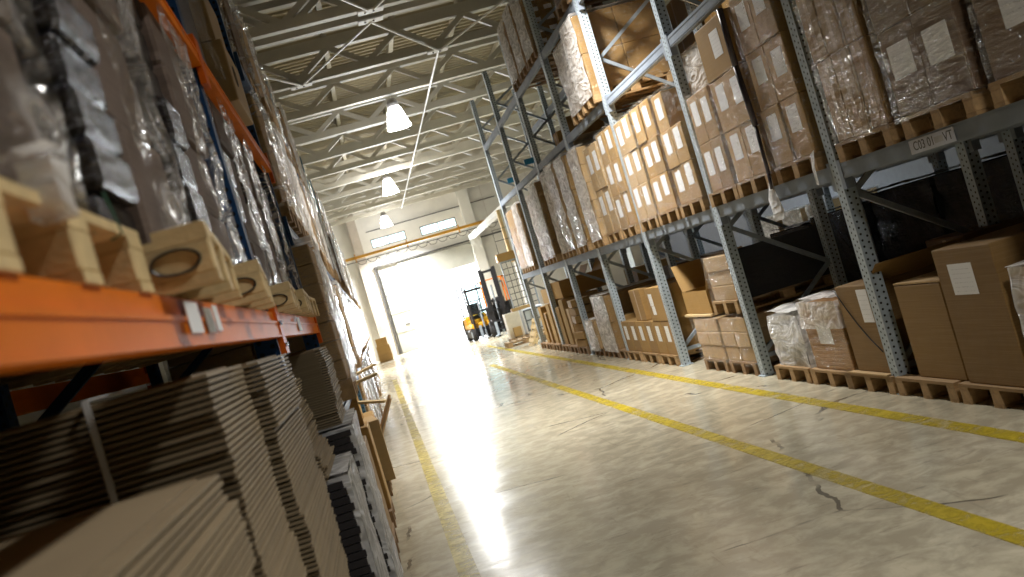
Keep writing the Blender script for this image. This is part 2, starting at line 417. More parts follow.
for (x,y,l) in ((1.45,17.13,'white bolted plate under the first truss of the close pair'),(1.45,17.68,'white bolted plate under the second truss of the close pair'),(-.02,20.97,'white plate under the truss beside the left rack top'),(2.88,20.97,'white plate at the near end of the conduit')):
    p=tag(MB().box(-.22,.22,-.12,.12,-.03,0.0).build('gusset_plate',M['tab'],None,(x,y,6.8)),l,'plate','white roof plates')
    for dx in (-.1,.05): MB().lathe([(0,-.045),(.02,-.045),(.02,-.03)],(dx,0,0),8).build('bolt',M['black'],p)

# ------------------------------------------------------------------ high-bay lamps
def lamp(y,label,power,x=1.9,dark=False):
    t=thing('high_bay_lamp',label,'lamp',(x,y,5.92),0,'high bay lamps')
    MB().lathe([(.29,.07),(.285,.10),(.24,.26),(.17,.5),(.13,.58)],n=24).build('lamp_shade',M['lampcap'] if dark else (M['lamp_near'] if y<30 or y>40 else M['lamp']),t,smooth=True)
    MB().lathe([(0,.78),(.09,.78),(.13,.70),(.14,.575),(0,.575)],n=20).build('lamp_housing',M['lampcap'],t,smooth=True)
    MB().tube([(0,0,.78),(0,0,.9)],.012,6).build('hanger_rod',M['conduit'],t)
    L=bpy.data.lights.new('lamp_light','AREA'); L.shape='DISK'; L.size=.6; L.energy=power; L.color=(1,.965,.90) if y<30 and x<7 else ((.72,.86,1) if x>7 else (1,.98,.95)); L.spread=math.radians(125)
    o=bpy.data.objects.new('lamp_light',L); C.objects.link(o); o.location=(x,y,5.9)
    return t
LAMPS=[(24,'glowing white high-bay lamp nearest the camera',260),(36,'glowing white high-bay lamp, middle of the three in view',700),(48,'glowing white high-bay lamp closest to the back wall',650)]
for y,l,p in LAMPS: lamp(y,l,p)
lamp(12,'high-bay lamp above the frame over the near aisle',270,2.7,dark=True)  # added outside the view as fill for the near aisle
lamp(1.2,'high-bay lamp overhead behind the camera position',120,2.9,dark=True)  # added unseen, set to the right to light the left rack faces
lamp(29,'high-bay lamp over the neighbouring right aisle, beyond the rack end',700,8.4,True)  # added to brighten the partition and the gaps behind the rack
lamp(13,'high-bay lamp over the neighbouring right aisle, near',90,9.2,True); lamp(25,'high-bay lamp over the neighbouring right aisle, far',90,9.2,True)  # unseen cool lamps added to light the back row from behind

# ------------------------------------------------------------------ crane bridge, runway, partition
cr=thing('crane_bridge','yellow crane bridge girder crossing in front of the back wall','crane',(0,45.2,4.62),0)
MB().box(-.4,6.6,-.08,.08,.1,.22).build('girder',M['yellow'],cr)
MB().tube([(-.4,-.12,-.03),(6.6,-.12,-.03)],.02,6).build('festoon_rail',M['darkframe'],cr)
for i in range(14):
    x=.1+i*.46
    MB().tube([(x,-.12,-.03),(x+.1,-.12,-.18),(x+.23,-.12,-.21),(x+.36,-.12,-.18),(x+.46,-.12,-.03)],.014,5).build('festoon_cable',M['darkframe'],cr)
for x in (.05,2.4,4.8): MB().box(x,x+.05,-.13,.09,-.05,.32).build('hanger_bracket',M['yellow'],cr)
b=MB().box(5.62,5.88,35.6,49.5,4.40,4.60)
tag(b.build('runway_beam',M['white']),'thick white beam running from the back wall column towards the rack','beam')
pt=thing('partition_wall','white partition wall behind the far end of the right rack','partition',(0,35.55,0))
MB().box(5.35,9.5,-.06,.06,2.45,4.36).build('panel',M['white'],pt)
MB().box(5.25,5.36,-.08,.08,2.45,4.36).build('post',M['wood_lt'],pt)
MB().box(5.35,5.45,-.08,.08,0,2.45).build('post',M['white'],pt); MB().box(9.3,9.5,-.08,.08,0,2.45).build('post',M['white'],pt)
# ------------------------------------------------------------------ right pallet racking
XR=3.77; XB=4.83; BAY=2.8; RY=[7.415+BAY*i for i in range(-1,7)]   # upright lines along the aisle
ZT={1:1.84,2:3.67,3:5.06}; RTOP=6.2
RB=['nearest','second','third','fourth','fifth','sixth','farthest']
def post_mesh(h):
    b=MB(); 
    b.box(-.05,.05,-.06,.06,.012,h); b.box(-.075,.075,-.085,.085,0,.012); return b
pmesh=post_mesh(RTOP).mesh('upright',[M['upright']])
rk=thing('pallet_rack','tall grey steel pallet rack lining the right side of the aisle','pallet rack',(0,0,0))
bl=MB(); bl.box(-.03,.03,0,BAY-.12,-.12,0); bl.box(-.036,.036,0,.05,-.2,.03); bl.box(-.036,.036,BAY-.17,BAY-.12,-.2,.03)
bl.box(-.034,-.03,.05,BAY-.17,-.03,-.018); bl.box(-.034,-.03,.05,BAY-.17,-.105,-.093)
beam_me=bl.mesh('beam',[M['beam']])
br=MB(); zs=[.25,.95,1.6,2.25,2.9,3.55,4.2,4.85,5.5,6.05]
for i in range(len(zs)-1):
    a=(.05,0,zs[i]) if i%2==0 else (XB-XR-.05,0,zs[i]); c=(XB-XR-.05,0,zs[i+1]) if i%2==0 else (.05,0,zs[i+1])
    br.bar(a,c,.03,.045)
br.bar((.05,0,.2),(XB-XR-.05,0,.2),.03,.045)
brace_me=br.mesh('frame_brace',[M['steel']])
for i,y in enumerate(RY):
    put('upright',pmesh,rk,(XR,y,0)); put('upright',pmesh,rk,(XB,y,0)); put('frame_brace',brace_me,rk,(XR,y,0))
def text_mesh(s,size):
    cu=bpy.data.curves.new('txt','FONT'); cu.body=s; cu.size=size; cu.align_x='CENTER'; cu.align_y='CENTER'; cu.extrude=.0004
    o=bpy.data.objects.new('txt',cu); C.objects.link(o); bpy.context.view_layer.update()
    me=bpy.data.meshes.new_from_object(o); bpy.data.objects.remove(o); me.materials.clear(); me.materials.append(M['black']); return me
first_beam=None
for i in range(len(RY)-1):
    for lv,z in ZT.items():
        for x in (XR,XB):
            if x==XR or True:
                o=put('beam',beam_me,rk,(x-(.015 if x==XR else -.015),RY[i]+.06,z))
                if i==0 and lv==1 and x==XR: first_beam=o
# location code plate on the near beam:  C03 01
pl=MB().box(-.004,0,-.21,.21,-.045,.045).build('location_label',M['paper'],first_beam,(-.036,1.80,-.06)) if False else None
pm_=simple('label_plate',(.55,.58,.68),.5)
pl=MB().box(-.003,0,-.26,.26,-.046,.046).build('location_label',pm_,first_beam,(-.0345,1.37,-.06))
for s,yo,sz in (('C03 01',.09,.085),('VT',-.19,.085)):
    t_=put('label_text',text_mesh(s,sz),None,(0,0,0)); t_.parent=pl; t_.location=(-.0036,yo,0); t_.rotation_euler=(PI/2,0,-PI/2)
bb=MB().box(-.0005,0,-.05,.05,-.02,.02)
bb.build('label_print',simple('label_grey_print',(.45,.46,.5),.5),pl,(-.0032,-.085,.0))

# ------------------------------------------------------------------ pallets and loads
def make_pallet(sx,sy,mats,label,big=True):
    """top boards run along y; three blocks along the aisle side. origin: middle of footprint"""
    t=thing('wooden_pallet',label,'pallet',(0,0,0),0,None)
    w,x_,e=mats
    d=MB()
    n=7
    for k in range(n):
        x0=-sx/2+k*(sx-.1)/(n-1); d.box(x0,x0+.1+(.03 if k in(0,n-1) else 0)*0,-sy/2,sy/2,.122,.144)
    d.build('deck_boards',w,t)
    s=MB()
    for yy in (-sy/2,-.05,sy/2-.1): s.box(-sx/2,sx/2,yy,yy+.1,.1,.122)
    s.build('stringer_boards',x_,t)
    bm=MB().cbox(-.07,.07,-.05,.05,.022,.1,.004).mesh('block',e)
    for xx in (-sx/2+.07,0,sx/2-.07):
        for yy in (-sy/2+.05,0,sy/2-.05): put('block',bm,t,(xx,yy,0))
    bmz=MB().box(-sx/2,sx/2,-.05,.05,0,.022).mesh('bottom_board',x_)
    for yy in (-sy/2+.05,0,sy/2-.05): put('bottom_board',bmz,t,(0,yy,0))
    return t
PAL={}
def pallet(kind,x,y,z,label,group=None,rz=0):
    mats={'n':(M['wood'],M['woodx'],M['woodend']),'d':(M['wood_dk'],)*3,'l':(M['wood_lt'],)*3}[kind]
    if kind not in PAL:
        PAL[kind]=p=make_pallet(1.18,.8,mats,label); p.location=(x,y,z); p.rotation_euler[2]=rz
        if group: p['group']=group; USED[label]=group
        return p
    return copy_tree(PAL[kind],(x,y,z),rz,label,group)

def shell(x0,x1,y0,y1,z0,z1,amp=.012,seed=0,n=10,top=True,sides='abcd'):
    """wrinkled closed skin round a load"""
    b=MB(); sd=Vector((seed*7.3,seed*3.1,seed*1.7))
    def pt(face,u,v):
        if face=='a': p=Vector((x0,y0+(y1-y0)*u,z0+(z1-z0)*v)); nn=Vector((-1,0,0))
        elif face=='b': p=Vector((x0+(x1-x0)*u,y1,z0+(z1-z0)*v)); nn=Vector((0,1,0))
        elif face=='c': p=Vector((x1,y1+(y0-y1)*u,z0+(z1-z0)*v)); nn=Vector((1,0,0))
        elif face=='d': p=Vector((x1+(x0-x1)*u,y0,z0+(z1-z0)*v)); nn=Vector((0,-1,0))
        else: p=Vector((x0+(x1-x0)*v,y0+(y1-y0)*u,z1)); nn=Vector((0,0,1))
        edge=min(u,1-u)*min(1,8)  # corners pulled round
        e=max(0,1-min(u,1-u)*9) if face!='t' else 0
        q=p*2.4+sd
        dd=noise.noise(Vector((q.x*1.2,q.y*1.2,q.z*2.2)))*.6+noise.noise(Vector((q.x*3.1,q.y*3.1,q.z*6.)))*.4
        k=amp*dd
        if face=='t': k=amp*(dd+1)*.9; 
        c=Vector(((x0+x1)/2,(y0+y1)/2,p.z)); out=(p-c); out.z=0
        if out.length>0: out.normalize()
        return p+nn*k+out*(amp*.7*dd)*e
    nz=max(4,int(n*(z1-z0)/max(.3,(y1-y0)))) 
    nz=min(nz,22)
    for f_ in sides+('t' if top else ''):
        nu,nv=(n,nz) if f_!='t' else (n,n)
        base=len(b.v)
        for j in range(nv+1):
            for i in range(nu+1): b.v.append(tuple(pt(f_,i/nu,j/nv)))
        for j in range(nv):
            for i in range(nu):
                a=base+j*(nu+1)+i; b.f.append((a,a+1,a+nu+2,a+nu+1)); b.m.append(0)
    return b

CARTON_ME={}
def carton_mesh(dx,dy,dz,mat):
    k=(round(dx,3),round(dy,3),round(dz,3),mat)
    if k not in CARTON_ME: CARTON_ME[k]=MB().cbox(-dx/2,dx/2,-dy/2,dy/2,0,dz,.007).mesh('carton',M[mat])
    return CARTON_ME[k]
LAB={}
def lab_mesh(w,h):
    k=(round(w,3),round(h,3))
    if k not in LAB: LAB[k]=MB().box(-.0015,0,-w/2,w/2,-h/2,h/2).mesh('label',M['paper'])
    return LAB[k]
def carton(x,y,z,dx,dy,dz,label,mat='card',group=None,lab=None,rz=0,name='carton',taped=True):
    """box with its front at -x; lab = list of (dy,dz,w,h) label sheets"""
    o=put(name,carton_mesh(dx,dy,dz,mat),None,(x,y,z),rz); tag(o,label,'carton',group)
    for (ly,lz,w,h) in lab or []: put('label',lab_mesh(w,h),o,(-dx/2-.0005,ly,lz))
    if taped: 
        k=('tape',round(dx,3),round(dz,3))
        if k not in LAB: LAB[k]=MB().box(-dx/2-.0008,-dx/2+.0005,-.025,.025,dz*.02,dz*.98).mesh('tape',M['tape'])
        if not lab: put('tape',LAB[k],o,(0,0,0))
    return o
ROWN={1:['single'],2:['bottom','top'],3:['bottom','middle','top'],4:['bottom','lower middle','upper middle','top']}
COLN={1:['wide'],2:['right','left'],3:['right','centre','left']}
def carton_load(x0,depth,y0,y1,z,rows,cols,h,ph,mat='card',lab=True,filmk='film',jit=.012,skip=(),ph2=None,seed=0,pal='n',labw=.17,labh=.24,laby=None,film_amp=.012,pallet_on=True):
    rr=random.Random(seed+100)
    dy=(y1-y0)/cols; dz=h/rows
    if pallet_on: pallet(pal,x0+depth/2,(y0+y1)/2,z,'wooden pallet under the cartons, %s'%ph,'pallets under carton loads'); zz=z+.146
    else: zz=z
    for r_ in range(rows):
        for c_ in range(cols):
            if (r_,c_) in skip: continue
            j=rr.uniform(-jit,jit)
            lb=[]
            if lab:
                lw,lh=min(labw,dy*.6),min(labh,dz*.55)
                lb=[(rr.uniform(-.05,.05)*dy,dz*(.62+rr.uniform(-.05,.06)),lw,lh)]
            carton(x0+depth/2+j,y0+dy*(c_+.5),zz+r_*dz,depth,dy-.012,dz-.004,'%s brown carton, %s %s, %s'%('labelled' if lab else 'plain',ROWN[rows][r_],COLN[cols][c_],ph),mat,'cartons on the right rack',lb)
    if filmk:
        o=shell(x0-.022,x0+depth+.03,y0-.022,y1+.022,zz-.03,zz+h+.012,film_amp,seed).build('stretch_film',M[filmk],None,smooth=True)
        tag(o,'clear stretch film around cartons, %s'%ph,'stretch film','stretch film on the right rack')
def slot(s,bay,lv): return '%s slot, %s right bay, %s'%(s,RB[bay+1],{0:'floor level',1:'lower beam',2:'middle beam',3:'top beam'}[lv])

def wrapped_load(x0,depth,y0,y1,z,h,label,rows=5,mat='card',filmk='film_white',seed=0,cols=2,pal='n',pallab=None,amp=.02,group='film wrapped loads on the right rack',xcols=3,sidelab=False,jit=.012,pallet_on=True):
    """pallet load whose goods are tied into one bundle by cloudy film"""
    rr=random.Random(seed+31)
    zz=z
    if pallet_on:
        pallet(pal,x0+depth/2,(y0+y1)/2,z,pallab or ('wooden pallet under '+label)[:200],'pallets under wrapped loads'); zz=z+.146
    t=thing('wrapped_load',label,'wrapped pallet load',(x0+depth/2,(y0+y1)/2,zz),0,group)
    g=MB(); dz=h/rows; L=y1-y0
    for r_ in range(rows):
        for c_ in range(cols):
            for k in range(xcols):
                xa=-depth/2+depth/xcols*k; ya=-L/2+L/cols*c_; jj=rr.uniform(-jit,jit)
                g.cbox(xa+.004+jj*(k==0),xa+depth/xcols-.004,ya+.004,ya+L/cols-.004+jj*.6,r_*dz,r_*dz+dz-.005,.008)
                if sidelab:
                    g.box(xa+.12,xa+.25,ya+.004-.002,ya+.006,r_*dz+dz*.3,r_*dz+dz*.7,1)
    g.build('cartons',[M[mat],M['paper']],t)
    if filmk=='film_white':
        shell(-depth/2-.025,depth/2+.03,-L/2-.012,L/2+.022,-.04,h+.015,amp,seed,10,True,'abc').build('film_wrap',M[filmk],t,smooth=True)
        shell(-depth/2-.02,depth/2+.03,-L/2-.018,L/2,-.04,h,amp*.6,seed,10,False,'d').build('film_shade_side',M['film'],t,smooth=True)  # clear film here puts the shade of this side into the material
    else: shell(-depth/2-.025,depth/2+.03,-L/2-.022,L/2+.022,-.04,h+.015,amp,seed).build('film_wrap',M[filmk],t,smooth=True)
    return t

# --- lower beam, from the camera outwards (positions along the aisle measured on the photo)
Z1=ZT[1]; XF=3.70
def L1(bay,s,y0,y1,rows,cols,h,**k): carton_load(XF+k.pop('dx',0),1.14,y0,y1,Z1,rows,cols,h,slot(s,bay,1),**k)
L1(-1,'near',4.52,5.26,2,1,1.15,filmk='film_gloss',mat='card_dark',labw=.34,labh=.30,seed=1,film_amp=.018)
L1(-1,'middle',5.42,6.30,2,2,1.16,filmk='film_gloss',mat='card_dark',labw=.27,labh=.22,seed=2,film_amp=.018)
L1(-1,'far',6.44,7.20,2,3,1.24,filmk='film_gloss',mat='card',lab=False,seed=3)
L1(0,'near',7.60,8.38,3,2,1.5,filmk='film',mat='card_warm',seed=4,labw=.2,labh=.22)
L1(0,'middle',8.52,9.34,2,2,.98,filmk='film',mat='card_warm',seed=5,labw=.2,labh=.24)
L1(0,'far',9.42,10.08,2,2,1.0,filmk='film',mat='card',seed=6,labw=.17,labh=.24)
L1(1,'near',10.36,11.16,3,2,1.26,filmk='film',mat='card_warm',seed=7,labw=.19,labh=.25,skip=((2,0),))
L1(1,'middle',11.26,12.04,3,2,1.30,filmk='film',mat='card_warm',seed=8,labw=.19,labh=.25)
L1(1,'far',12.12,12.90,3,2,1.3,filmk='film',mat='card_pale',seed=9,labw=.19,labh=.25)
L1(2,'near',13.12,13.92,3,2,1.35,filmk='film',mat='card_warm',seed=10,labw=.19,labh=.28)
L1(2,'middle',14.02,14.80,2,2,1.30,filmk='film',mat='card_pale',seed=11,labw=.2,labh=.28)
def WL(bay,s,y0,y1,h,lv=1,**k):
    ph=slot(s,bay,lv); wrapped_load(XF+k.pop('dx',0),1.14,y0,y1,{1:ZT[1],2:ZT[2],3:ZT[3]}[lv],h,k.pop('lab','carton load in cloudy film, %s'%ph),pallab='wooden pallet below film, %s'%ph,**k)
WL(2,'far',15.0,15.66,1.4,seed=20,mat='card_pale',dx=-.04)
WL(3,'near',16.02,16.72,1.45,seed=21,mat='card_warm',dx=-.05)
WL(3,'middle',16.98,17.60,1.48,seed=22,mat='card_pale',dx=-.05)
WL(3,'far',17.82,18.42,1.46,seed=23,mat='card_pale')
WL(4,'near',18.84,19.56,1.42,seed=24,mat='card',dx=-.06)
WL(4,'middle',19.8,20.45,1.3,seed=25,mat='card_pale')
WL(5,'near',21.7,22.45,1.35,seed=27,mat='card',rows=4,dx=-.02)
WL(5,'middle',22.6,23.8,1.35,seed=28,mat='card',rows=3,filmk='film',lab='brown carton stack in thin film, farthest right bay, lower beam')
# carton standing out above the second bay, with the dark film-covered side and hanging film roll
o=carton(XF+.45,8.93,Z1+.146+.985,.9,.80,.50,'large carton with one label on top, second right bay, lower beam','card_warm','cartons on the right rack',[(-.05,.28,.22,.24)])
o=wrapped_load(XF+.12,.8,9.5,10.05,Z1+.146+1.015,.42,'small silver wrapped box with dark side on second right bay cartons',rows=1,cols=1,xcols=1,mat='card_pale',filmk='film_white',seed=33,pallet_on=False)
b=MB(); pts=[(XF-.05,8.47,Z1+1.62),(XF-.06,8.46,Z1+1.1),(XF-.04,8.46,Z1+.55),(XF-.055,8.45,Z1+.12),(XF-.06,8.46,Z1-.02)]
for i in range(len(pts)-1): b.tube(pts[i:i+2],[.03,.028,.018,.016][i],8)
tag(b.build('film_strip',simple('violet_grey_film',(.07,.06,.08),.25),None,smooth=True),'twisted dark film strip hanging between two loads, second right bay','film strip')
b=MB()
for k,(yy,zz,wd) in enumerate(((8.45,Z1+.10,.02),(8.47,Z1+.0,.05),(8.50,Z1-.10,.075),(8.44,Z1-.22,.10),(8.48,Z1-.30,.05))): b.v+=[(XF-.05-.012*(k%2),yy-wd,zz),(XF-.062+.02*(k%2),yy,zz),(XF-.05-.01*k%2,yy+wd,zz)]
for k in range(4):
    a=k*3
    for i in (0,1): b.f.append((a+i,a+i+1,a+i+4,a+i+3)); b.m.append(0)
o=b.build('film_tail',M['film_white'],None,smooth=True); o.modifiers.new('solid','SOLIDIFY').thickness=.004
tag(o,'loose torn film tail hanging over the grey beam, second right bay','film tail')
b=MB(); b.v=[(XF-.05,7.58,Z1+.14),(XF-.055,7.50,Z1+.16),(XF-.06,7.60,Z1+.02),(XF-.075,7.52,Z1+.04),(XF-.06,7.60,Z1-.10),(XF-.062,7.565,Z1-.11)]
b.f=[(0,1,3,2),(2,3,5,4)]; b.m=[0,0]
o=b.build('film_tail',M['film_white'],None); o.modifiers.new('solid','SOLIDIFY').thickness=.004
tag(o,'short white film tail on the grey beam beside the nearest upright','film tail')

# --- middle and top beams
WL(2,'near',13.14,13.86,1.05,lv=2,seed=40,mat='card',rows=2,cols=1,xcols=2,dx=-.05,lab='wrapped load with big plain carton side, fourth right bay, middle beam')
WL(2,'middle',14.02,14.66,.95,lv=2,seed=41,mat='card',rows=2,dx=-.02)
WL(3,'near',15.98,16.66,1.05,lv=3,seed=42,mat='card',rows=6,cols=3,xcols=5,sidelab=True,pal='d',lab='wrapped load of small white labelled boxes, fifth right bay, top beam')
WL(3,'middle',16.86,17.5,1.02,lv=3,seed=43,mat='card',pal='d')
WL(3,'far',17.72,18.34,1.0,lv=3,seed=44,mat='card',pal='d')
WL(2,'near',13.15,13.95,1.0,lv=3,seed=45,mat='card_dark',rows=5,xcols=4,sidelab=True,pal='d',filmk='film')
for (y,d,hh,w) in ((17.2,.35,.3,'near'),(16.3,.4,.36,'nearer')):
    carton(XF+.5,y,ZT[2]+.002,.6,d,hh,'small tan carton alone on the middle beam, %s of two'%w,'card_warm','small cartons on the middle beam',taped=True)
tag(MB().box(XF+.35,XF+1.05,15.95,18.4,ZT[2]+0,ZT[2]+.002).build('shelf_board',M['wood_lt']),'thin wooden board lying on the middle beam, fifth right bay','board')

# --- floor level
def floor_pallet(x,y,lab,kind='n',rz=0): return pallet(kind,x,y,0,lab,None,rz)
F='cartons on the floor of the right rack'
# nearest bay
floor_pallet(4.3,5.25,'pallet at the right edge below the pinkish wrapped carton')
wrapped_load(3.74,1.0,4.95,5.66,.146,.75,'carton in pinkish film at the right edge, floor level',rows=1,cols=1,xcols=1,mat='card_pale',filmk='film_white',seed=50,pallet_on=False)
floor_pallet(4.28,6.12,'pallet under the tallest brown carton, nearest right bay floor')
o=carton(4.28,6.10,.146,1.12,.66,.93,'tallest brown carton with square white label, nearest right bay floor','card_shaded',F,[(.05,.72,.27,.21)])
floor_pallet(4.28,6.98,'pallet between the big plain carton and the first upright')
o=carton(4.30,6.80,.146,1.1,.62,.70,'plain pale carton beside the first grey upright, floor level','card',F,[],taped=False)
b=MB().box(-.55,.55,-.31,.31,0,.012,0,Matrix.Translation((4.3,6.80,.852)))
tag(b.build('cardboard_sheet',M['card_pale']),'loose cardboard lid on the plain pale carton by the upright','cardboard sheet')
o=carton(4.75,7.5,.146,.55,.55,.9,'dark brown carton behind the first upright, floor level','card_dark',F,[])
floor_pallet(4.28,7.83,'pallet with torn cardboard sheet under the strapped carton')
tag(MB().box(3.68,4.7,7.48,8.12,.147,.158).build('cardboard_sheet',M['card_pale'],None),'torn cardboard sheet on the pallet below the strapped carton','cardboard sheet')
o=carton(4.28,7.75,.160,1.1,.56,.72,'brown carton with tall label and dark cord, second right bay','card_shaded',F,[(-.16,.55,.17,.27)])
for s_,a_ in ((-1,.55),):
    m_=Matrix.Translation((0,s_*.28,.72))@Matrix.Rotation(s_*a_*1.1,4,'X')
    MB().box(-.54,.54,0 if s_>0 else -.26,.26 if s_>0 else 0,0,.006,0,m_).build('flap',M['card'],o)
cp=[Vector((-.56,.27,.70)).lerp(Vector((-.56,-.27,.18)),k/8)+Vector((-.008,0,-.05*math.sin(PI*k/8))) for k in range(9)]
tag(MB().tube([o.matrix_world.translation+Vector((4.28,7.75,.16)) +p if False else Vector((4.28,7.75,.16))+p for p in cp],.006,6).build('cord',M['black'],None,smooth=True),'dark cord sagging across the front of the strapped carton','cord')
floor_pallet(4.28,8.52,'pallet under the film topped carton, second right bay floor')
t=thing('wrapped_load','carton of layered board with film cap and white label, second right bay','wrapped pallet load',(4.28,8.47,.146))
g=MB().cbox(-.55,.55,-.37,.37,0,.60,.008).build('carton',layered('layered_carton',(.42,.235,.09),(.30,.16,.06),.035),t)
put('label',lab_mesh(.27,.19),t,(-.5515,.0,.33))
shell(-.57,.57,-.39,.39,.38,.625,.03,61).build('film_cap',M['film_white'],t,smooth=True)
shell(-.562,.562,-.382,.382,0,.40,.008,62,top=False).build('film_wrap',M['film'],t,smooth=True)
floor_pallet(4.28,9.36,'pallet under the short grey wrapped goods beside second upright')
t=thing('wrapped_load','short bundle of dark goods under crumpled film beside the second upright','wrapped pallet load',(4.28,9.34,.146))
g=MB(); g.cbox(-.5,.5,-.33,.33,0,.16,.02); g.cbox(-.4,.4,-.26,.24,.16,.34,.03); g.cbox(-.45,.45,-.3,.3,.34,.40,.01)
g.build('goods',M['black'],t); MB().box(-.46,-.455,-.17,.12,.2,.38).build('label',M['paper'],t)
shell(-.55,.55,-.38,.36,-.02,.50,.05,63).build('film_wrap',M['film_white'],t,smooth=True)
# third bay: two wrapped stacks, one wrapped stack above, open carton
for y,w in ((10.72,'near'),(11.62,'far')):
    floor_pallet(4.3,y,'dark pallet under the %s wrapped stack, third right bay floor'%w,'d')
    wrapped_load(3.72,1.1,y-.42,y+.42,.146,.50,'%s film wrapped carton stack, third right bay floor'%w,rows=3,cols=2,mat='card_pale',filmk='film',seed=70+int(y),pallet_on=False,amp=.016)
pallet('n',4.3,10.72,.69,'pallet carried on the near wrapped stack, third right bay')
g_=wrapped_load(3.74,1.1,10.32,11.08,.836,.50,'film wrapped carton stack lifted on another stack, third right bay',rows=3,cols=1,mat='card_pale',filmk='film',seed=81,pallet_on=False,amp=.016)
MB().box(-.57,.585,-.42,-.412,-.02,.52).build('dark_side_sheet',M['blackfilm'],g_)  # thin black sheet over the near end of the lifted stack
def open_carton(x,y,z,dx,dy,dz,label,mat='card_warm',group=None,flaps=(0,1,1,1)):
    t=thing('open_carton',label,'carton',(x,y,z),0,group); b=MB(); w=.008
    b.box(-dx/2,-dx/2+w,-dy/2,dy/2,0,dz); b.box(dx/2-w,dx/2,-dy/2,dy/2,0,dz); b.box(-dx/2+w,dx/2-w,-dy/2,-dy/2+w,0,dz); b.box(-dx/2+w,dx/2-w,dy/2-w,dy/2,0,dz); b.box(-dx/2+w,dx/2-w,-dy/2+w,dy/2-w,0,w)
    b.build('carton_body',M[mat],t)
    for k,(ax,s) in enumerate((('x',-1),('x',1),('y',-1),('y',1))):
        if not flaps[k]: continue
        L=min(dx,dy)*.42
        if ax=='x': m_=Matrix.Translation((s*dx/2,0,dz))@Matrix.Rotation(s*.55,4,'Y'); q=MB().box(-.004,.004,-dy/2+.01,dy/2-.01,0,L,0,m_)
        else: m_=Matrix.Translation((0,s*dy/2,dz))@Matrix.Rotation(-s*.5,4,'X'); q=MB().box(-dx/2+.01,dx/2-.01,-.004,.004,0,L,0,m_)
        q.build('flap',M[mat],t)
    return t
tag(MB().box(3.72,4.8,11.3,12.3,.664,.69).build('board',M['wood_lt']),'wooden board between the far wrapped stack and the open carton','board')
open_carton(4.25,11.78,.70,1.0,.92,.27,'open carton with raised flaps on a board, third right bay')
# fourth bay: six labelled cartons low, two above
for k in range(3):
    floor_pallet(4.28,13.5+.92*k,'%s pallet under the labelled carton row, fourth right bay floor'%['nearest','middle','farthest'][k])
for k in range(6):
    carton(4.28,13.3+.452*k,.146,1.1,.43,.47,'labelled carton, %s from the camera in fourth bay floor row'%['first','second','third','fourth','fifth','sixth'][k],'card_warm' if k%2 else 'card',F,[(.0,.29,.17,.22)])
carton(4.2,13.45,.62,.95,.80,.47,'large carton with two stickers on the floor row, fourth bay','card_warm',F,[(.18,.30,.17,.17),(.16,.15,.15,.12)])
carton(4.26,14.55,.62,1.0,.58,.47,'plain carton leaning on the large stickered carton, fourth bay','card',F,[])
# fifth bay: white wrapped loads
floor_pallet(4.3,16.85,'pallet under the tall white wrapped load, fifth right bay floor','d')
wrapped_load(3.72,1.1,16.35,17.3,.146,.92,'tall white wrapped load standing in the fifth right bay floor',rows=2,cols=1,xcols=2,mat='card',filmk='film_white',seed=91,pallet_on=False,amp=.02)
floor_pallet(4.3,17.9,'pallet under the low white wrapped load, fifth right bay floor','d')
wrapped_load(3.68,1.1,17.5,18.2,.146,.5,'low white wrapped load beside the fifth right upright, floor',rows=2,cols=1,xcols=2,mat='card_pale',filmk='film_white',seed=92,pallet_on=False,amp=.03)
carton(4.3,16.02,.146,1.0,.45,.55,'brown carton between white wrapped load and labelled row, fifth bay','card_warm',F,[])
floor_pallet(4.3,16.02,'pallet under the lone brown carton, fifth right bay floor','d')
# sixth and farthest bays: bundles of flattened cartons standing on edge and a big open box
rr=random.Random(5)
for k,yy in enumerate((19.2,20.1,21.0,22.1,23.0,23.8)):
    w=['first','second','third','fourth','fifth','sixth'][k]
    floor_pallet(4.28,yy,'dark pallet under cardboard pieces, %s pallet past the white load'%w,'d')
for k in range(6):
    yy=19.02+.18*k; zz=.146
    carton(4.15,19.25,.146+.155*k,.9+rr.uniform(-.06,.06),.62+rr.uniform(-.08,.05),.14,'flat carton, %s up in uneven pile beside white load, sixth bay'%['first','second','third','fourth','fifth','sixth'][k],'card_warm' if k%2 else 'card',F,[],rz=rr.uniform(-.12,.12),taped=False)
for k in range(7):
    yy=19.95+.56*k
    hh=[.75,.95,.8,.98,.9,.7,.85][k]
    o=carton(4.15,yy,.146,.8,.3,hh,'upright flattened carton bundle, %s in row past uneven pile'%['first','second','third','fourth','fifth','sixth','seventh'][k],['card_warm','card_pale','card'][k%3],F,[],rz=rr.uniform(-.08,.08),taped=False)
open_carton(4.3,20.9,1.12,.95,1.0,.35,'large open box on top of cardboard bundles, sixth right bay',flaps=(0,1,0,0))
open_carton(4.3,22.6,1.05,.9,.8,.32,'large open box on cardboard bundles, farthest right bay','card_pale',flaps=(0,1,0,0))
for y in (RY[6],RY[7] if len(RY)>7 else RY[6]): MB().box(-.13,.13,-.02,.02,-.06,.06).build('sign_plate',simple('blue_sign',(.02,.22,.42),.4),rk,(4.17,y-.05,4.1))
